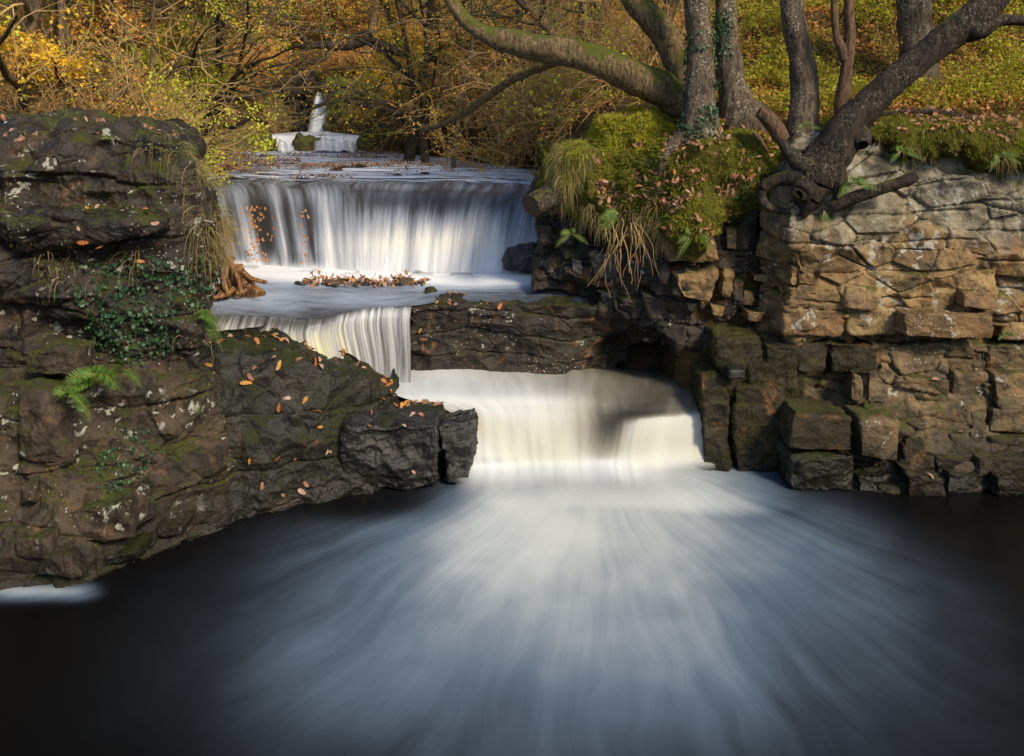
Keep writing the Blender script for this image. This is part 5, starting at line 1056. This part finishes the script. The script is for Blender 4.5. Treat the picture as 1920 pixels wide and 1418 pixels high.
def fernplant(label, px, py, Y, n, L, seed, mat='fern', ang=(-1.2, 1.2), group='ferns growing from the rocks'):
    g = np.random.default_rng(seed); b = W(px, py, Y); root = empty('fern', b, label, 'fern', group)
    for i in range(n):
        a = ang[0] + (ang[1] - ang[0]) * (i + .5) / n + g.normal(0, .1); l = L * g.uniform(.75, 1.1); K = 20; t = np.linspace(0, 1, K)[:, None]
        dirv = np.array([math.sin(a), -.55, math.cos(a) * .9]); P = b + dirv * l * t + np.array([0, -.1, -.75]) * l * t ** 2 * .8; T = nrm(np.gradient(P, axis=0)); S = nrm(np.cross(T, [0, -1, .35]))
        tv, tf = tubes(P[None], np.linspace(.003, .001, K)[None], 4); wv, wf = [], []; mesh('stalk', tv, tf, M['fern_stalk'] if 'fern_stalk' in M else M['twig'], root)
        k = slice(3, K); pl = (np.sin(np.pi * (t[k, 0] * .82 + .12)) ** .8) * l * .22; pos = np.concatenate([P[k], P[k]]); al = np.concatenate([S[k] + T[k] * .45, -S[k] + T[k] * .35]) + g.normal(0, .06, (2 * (K - 3), 3))
        V, Fc, kk = inst(PINNA, pos, frames(len(pos), g, al, np.tile([0, -.6, .8], (len(pos), 1))), np.concatenate([pl, pl])); mesh('frond', V, Fc, M[mat], root, False, attrs={'rnd': np.repeat(g.random(len(pos)) * .5 + g.random() * .5, kk)})
    return root
_px = np.linspace(0, 1, 9); _pw = .075 * np.array([.7, 1, .75, 1, .7, .9, .55, .6, .05])
PINNA = (np.array([[x, s * w__, -.06 * x * x] for x, w__ in zip(_px, _pw) for s in (-1, 1)]), np.array([[2 * i, 2 * i + 1, 2 * i + 3, 2 * i + 2] for i in range(8)]))
FERNS = [('large bright green fern at the foot of the ivy on the left rock', 188, 712, 7.28, 14, .34, (-1.5, 1.3)), ('smaller fern hanging below the large bright fern', 132, 745, 7.1, 7, .26, (-.4, 1.9)),
 ('fern poking out right at the corner of the left rock', 378, 600, 7.9, 10, .26, (.1, 1.9)), ('little fern sprig high on the left rock face', 205, 262, 8.0, 4, .09, (-1, 1)),
 ('fern sprig below the grassy hummock', 1072, 440, 9.9, 4, .22, (-2.2, 2.)), ('pale fern frond beside the hanging roots', 1160, 400, 9.1, 4, .26, (-2.2, -.8)),
 ('fern trailing over the dark blocks under the moss', 1300, 440, 9.05, 6, .22, (-2.6, 2.4)), ('fern at the foot of the leaning tree', 1600, 350, 8.7, 6, .26, (-1.8, 1.4)),
 ('small fern growing on the curved trunk foot', 1510, 240, 9.1, 4, .16, (-1.2, 1.4)), ('fern tuft in the moss above the pale rock', 1690, 285, 8.8, 5, .18, (-2., 1.8)), ('fern sprig at the right edge under the cliff top', 1875, 295, 8.6, 5, .18, (-2.2, 1.8)),
 ('tiny fern hanging on the pale cliff corner', 1545, 395, 8.85, 3, .16, (2.4, 3.6)), ('small green plant tucked under the right end of the slab', 1885, 628, 8.75, 5, .14, (-1.6, 1.6)), ('wispy fern right of the large bright fern', 240, 705, 7.35, 6, .2, (-.2, 1.6))]
for i, (lb, px, py, Y, n, L, an) in enumerate(FERNS): fernplant(lb, px, py, Y, n, L, 1500 + i, ang=an)

# ================================================================== DRIFTWOOD, GRAVEL BAR, FALLEN LEAVES
dw = empty('driftwood', W(435, 562, 10.3), 'upturned orange brown driftwood root stump standing in the basin', 'driftwood')
M['drift'] = barkmat('orange brown driftwood', (.10, .045, .018), (.38, .20, .085), (.45, .3, .16), .5, .0, 4.)
V, Fc, q = trunk('x', [(432,575,10.3,36),(436,555,10.3,34),(438,530,10.3,27),(436,508,10.3,22),(432,494,10.3,16),(440,484,10.3,5)], None, sides=40, sp=.012, seed=41, rough=.42); mesh('stump_body', V, Fc, M['drift'], dw)
for i, p in enumerate([[(438,520,10.2,5),(455,510,10.1,4),(470,522,10.05,4),(500,530,10.,3)], [(455,515,10.1,4),(470,530,10.1,3),(485,542,10.,2),(497,553,10.,1)], [(408,498,10.25,4),(414,520,10.2,4),(424,550,10.15,3)], [(440,540,10.1,5),(425,552,10.05,4),(398,558,10.0,3),(385,548,10.,2)],
        [(430,495,10.3,6),(418,488,10.3,4),(410,490,10.3,2)], [(445,550,10.1,5),(460,545,10.1,4),(466,528,10.1,2)], [(420,545,10.15,5),(405,560,10.1,4),(395,556,10.1,2)], [(436,500,10.2,5),(446,520,10.1,4),(452,548,10.1,3)], [(425,500,10.2,5),(420,530,10.1,5),(430,556,10.1,4)]]):
    V, Fc, q = trunk('x', p, None, sides=9, sp=.02, seed=60 + i); mesh('root', V, Fc, M['drift'], dw)
dw2 = empty('driftwood', W(430, 322, 15.5), 'small bleached root stump stranded on the leafy flats of the upper river', 'driftwood')
V, Fc, q = trunk('x', [(400,322,15.5,4),(415,320,15.5,7),(428,314,15.5,9),(432,305,15.5,5)], None, sides=16, sp=.03, seed=43, rough=.4); mesh('stump_body', V, Fc, M['drift'], dw2)
V, Fc, q = trunk('x', [(428,316,15.5,6),(440,314,15.4,6),(448,318,15.4,3)], None, sides=12, sp=.03, seed=44, rough=.3); mesh('root', V, Fc, M['drift'], dw2)
g = np.random.default_rng(91); protos = []
SM = [rockmat('brown river stone', (.13, .085, .045), (.09, .06, .04), (.05, .04, .03), 0, 0, rough=.45, seed=20.), rockmat('grey river stone', (.06, .055, .05), (.09, .08, .065), (.03, .03, .03), 0, 0, rough=.4, seed=21.)]
for i in range(44):
    u = g.random(); px = 555 + 250 * u; env = math.sin(math.pi * min(1, max(0, (px - 545) / 270))) ; py = 533 + g.normal(0, 4) * env; Y = 2.34 * F / (py - HY); s = g.uniform(.035, .085) * (.7 + .5 * env); ct = np.array([(px - 960) / F * Y, Y, 1.675 + s * .2])
    if i < 8:
        c8 = np.array([[x, y, z] for z in (-1, 1) for y in (-1, 1) for x in (-1, 1)]) * [s * 1.3, s, s * .7]; P, f, nn = blockmesh(c8 + ct, 3.2, .012, 860 + i, 1.2); P = P - ct
        o = mesh('river_stone', P, f, SM[i % 2]); protos.append(o)
    else: o = protos[i % 8].copy(); C.objects.link(o); o.rotation_euler = (g.uniform(-.4, .4), g.uniform(-.4, .4), g.uniform(0, 6.28)); o.scale = (g.uniform(.6, 1.1),) * 3
    o.location = ct; tag(o, ('brown' if (i % 8) % 2 == 0 else 'grey') + ' wet stone on the low gravel bar below the wide fall', 'stone', 'stones of the gravel bar')
P = np.array([W(g.uniform(565, 800), g.uniform(528, 541), 11) for _ in range(260)]); Y = 2.33 * F / g.normal(317, 3.5, 260); P[:, 0] = (g.uniform(570, 800, 260) - 960) / F * Y; P[:, 1] = Y; P[:, 2] = 1.70 + .03 * g.random(260)
tag(leaves('leaf_litter', DIA, P, frames(260, g, None, g.normal(0, .4, (260, 3)) + [0, 0, 1]), g.uniform(.06, .1, 260), M['litter'], None, g), 'brown leaves caught between the gravel bar stones', None, None, 'stuff')
# individual oak leaves
import mathutils
LM = []
for i, c in enumerate([(.44, .25, .16), (.42, .15, .04), (.30, .14, .07), (.50, .24, .05), (.46, .29, .21)]):
    m_ = plainmat('fallen leaf', c, tuple(x * .6 for x in c), 60, .5, .002); V, Fc = OAK; V = V.copy(); V[:, 0] -= .5; V[:, 2] += .25 * (V[:, 0] ** 2) * (1 if i % 2 else -.6) + .12 * V[:, 1] * V[:, 0] * (i - 2)
    me = bpy.data.meshes.new('fallen_leaf'); me.from_pydata([tuple(x) for x in V], [], [tuple(int(a) for a in f) for f in Fc]); me.materials.append(m_); me.polygons.foreach_set('use_smooth', [True] * len(me.polygons)); me.update(); LM.append(me)
nleaf = 0
def scatter_leaves(key, n, reg, label, group, seed, mask=None, sz=(.07, .105), flat=.25):
    global nleaf
    g = np.random.default_rng(seed); P, N = surf(key, n * 3, reg, g, mask); o_ = np.argsort(-fbm(P, 2.2, seed, 3) + g.normal(0, .25, len(P)))[:n] if len(P) else []; P, N = P[o_], N[o_]
    for p, nn in zip(P, N):
        nn = nrm(nn + g.normal(0, flat, 3)); x = nrm(np.cross(nn, g.normal(0, 1, 3))); y = np.cross(nn, x); s = g.uniform(*sz) * g.uniform(.6, 1.1); q = p + nn * .012
        o = bpy.data.objects.new('fallen_leaf', LM[g.integers(0, 5)]); C.objects.link(o); o.matrix_world = mathutils.Matrix(((x[0] * s, y[0] * s, nn[0] * s, q[0]), (x[1] * s, y[1] * s, nn[1] * s, q[1]), (x[2] * s, y[2] * s, nn[2] * s, q[2]), (0, 0, 0, 1)))
        tag(o, label, 'leaf', group); nleaf += 1
upn = lambda a: (lambda P, N: N[:, 2] > a)
scatter_leaves('shelf', 95, box(360, 605, 745, 780), 'fallen oak leaf on the wet top of the black rock shelf', 'leaves on top of the black rock shelf', 901, upn(.5), (.09, .13))
scatter_leaves('shelf', 30, box(380, 660, 640, 930), 'fallen oak leaf stuck to the steep side of the black rock shelf', 'leaves on the side of the black rock shelf', 902, lambda P, N: N[:, 2] < .5)
scatter_leaves('main_block31', 34, box(620, 735, 860, 815), 'fallen oak leaf on the flat top of the square wet block', 'leaves on the square wet block', 903, upn(.7), (.08, .12))
scatter_leaves('main_block31', 6, box(630, 790, 845, 930), 'fallen oak leaf on the front face of the square wet block', 'leaves on the square wet block face', 904, lambda P, N: N[:, 2] < .4)
scatter_leaves('leftup', 26, box(25, 378, 400, 400), 'pale fallen leaf on the upper ledge of the left rock', 'leaves on the left rock ledge', 905, upn(.3))
scatter_leaves('ledge_rock28', 14, box(25, 395, 300, 500), 'pale fallen leaf on the bulging stone of the left rock', 'leaves on the bulging stone', 906)
scatter_leaves('leftlow', 26, box(25, 640, 430, 1080), 'rusty fallen leaf caught low on the left rock', 'leaves low on the left rock', 907, upn(.1))
scatter_leaves('ledge', 40, box(775, 545, 1110, 580), 'fallen leaf on the low ledge beside the thin curtain fall', 'leaves on the low dark ledge', 908, upn(.5), (.06, .09))
scatter_leaves('ledge', 8, box(775, 575, 1000, 690), 'fallen leaf stuck to the face of the low dark ledge', 'leaves on the low ledge face', 909, lambda P, N: N[:, 2] < .3)
scatter_leaves('moss_hummock743', 12, None, 'fallen leaf on the dark moss cushion', 'leaves on the dark moss cushion', 914, upn(.3))
scatter_leaves('leftup', 8, box(25, 400, 300, 540), 'pale fallen leaf in the grass of the left rock', 'leaves in the left grass', 915, upn(.1))
# dead leaf drifts on the bank top: uncountable
def litter(key, n, reg, seed, label, mask, thr=-.1, lift=.015):
    g = np.random.default_rng(seed); P, N = surf(key, n, reg, g, mask); k = fbm(P, 3., seed, 2) > thr; P, N = P[k], N[k]; n = len(P)
    tag(leaves('leaf_litter', OAK, P + N * (lift + g.random((n, 1)) * .02), frames(n, g, None, N + g.normal(0, .45, (n, 3))), g.uniform(.05, .095, n), M['fallen'], None, g), label, None, None, 'stuff')
litter('cap', 2400, box(1020, 200, 1560, 345), 921, 'pink and rust dead leaves heaped on the mossy bank top', upn(.35), .05)
litter('cap', 700, box(1120, 320, 1480, 470), 922, 'dead leaves caught in the moss below the bank top', upn(-.1), .1)
litter('cap', 1300, box(1620, 205, 1910, 262), 923, 'dead leaf carpet along the top edge of the tan cliff', upn(.3), -.2)
litter('moss_hummock741', 130, None, 924, 'few dead leaves on the golden moss dome', upn(.3), -.5)
litter('leftup', 160, box(0, 225, 350, 275), 926, 'leaves on the wet top of the left rock', upn(.7), -.3)
g = np.random.default_rng(930)
P = []; 
for i in range(46):
    k = f'rock_block{63 * 50 + g.integers(0, 30)}'
    if k in SURF:
        p, n_ = surf(k, 1, box(1480, 640, 1900, 930), g, upn(.75))
        if len(p): P.append((p[0], n_[0]))
for p, nn in P:
    x = nrm(np.cross(nn, g.normal(0, 1, 3))); y = np.cross(nn, x); s = g.uniform(.06, .09); q = p + nn * .012
    o = bpy.data.objects.new('fallen_leaf', LM[g.integers(0, 5)]); C.objects.link(o); o.matrix_world = mathutils.Matrix(((x[0] * s, y[0] * s, nn[0] * s, q[0]), (x[1] * s, y[1] * s, nn[1] * s, q[1]), (x[2] * s, y[2] * s, nn[2] * s, q[2]), (0, 0, 0, 1)))
    tag(o, 'pinkish fallen leaf on a step of the lower right ledge', 'leaf', 'leaves on the lower right ledge')
g = np.random.default_rng(940); P, N = surf('waterfall5', 500, box(425, 385, 590, 490), g); px_ = 960 + P[:, 0] * F / P[:, 1]; k = np.exp(-((px_ - 480) / 22) ** 2) + .5 * np.exp(-((px_ - 572) / 8) ** 2) > g.random(len(P)); P, N = P[k][:110], N[k][:110]; n = len(P)
tag(leaves('leaf_litter', DIA, P + N * .02, frames(n, g, np.tile([.15, -.3, -1], (n, 1)), N), g.uniform(.05, .09, n), M['litter'], None, g), 'orange leaves stuck on the dark rock at the left of the wide fall', None, None, 'stuff')
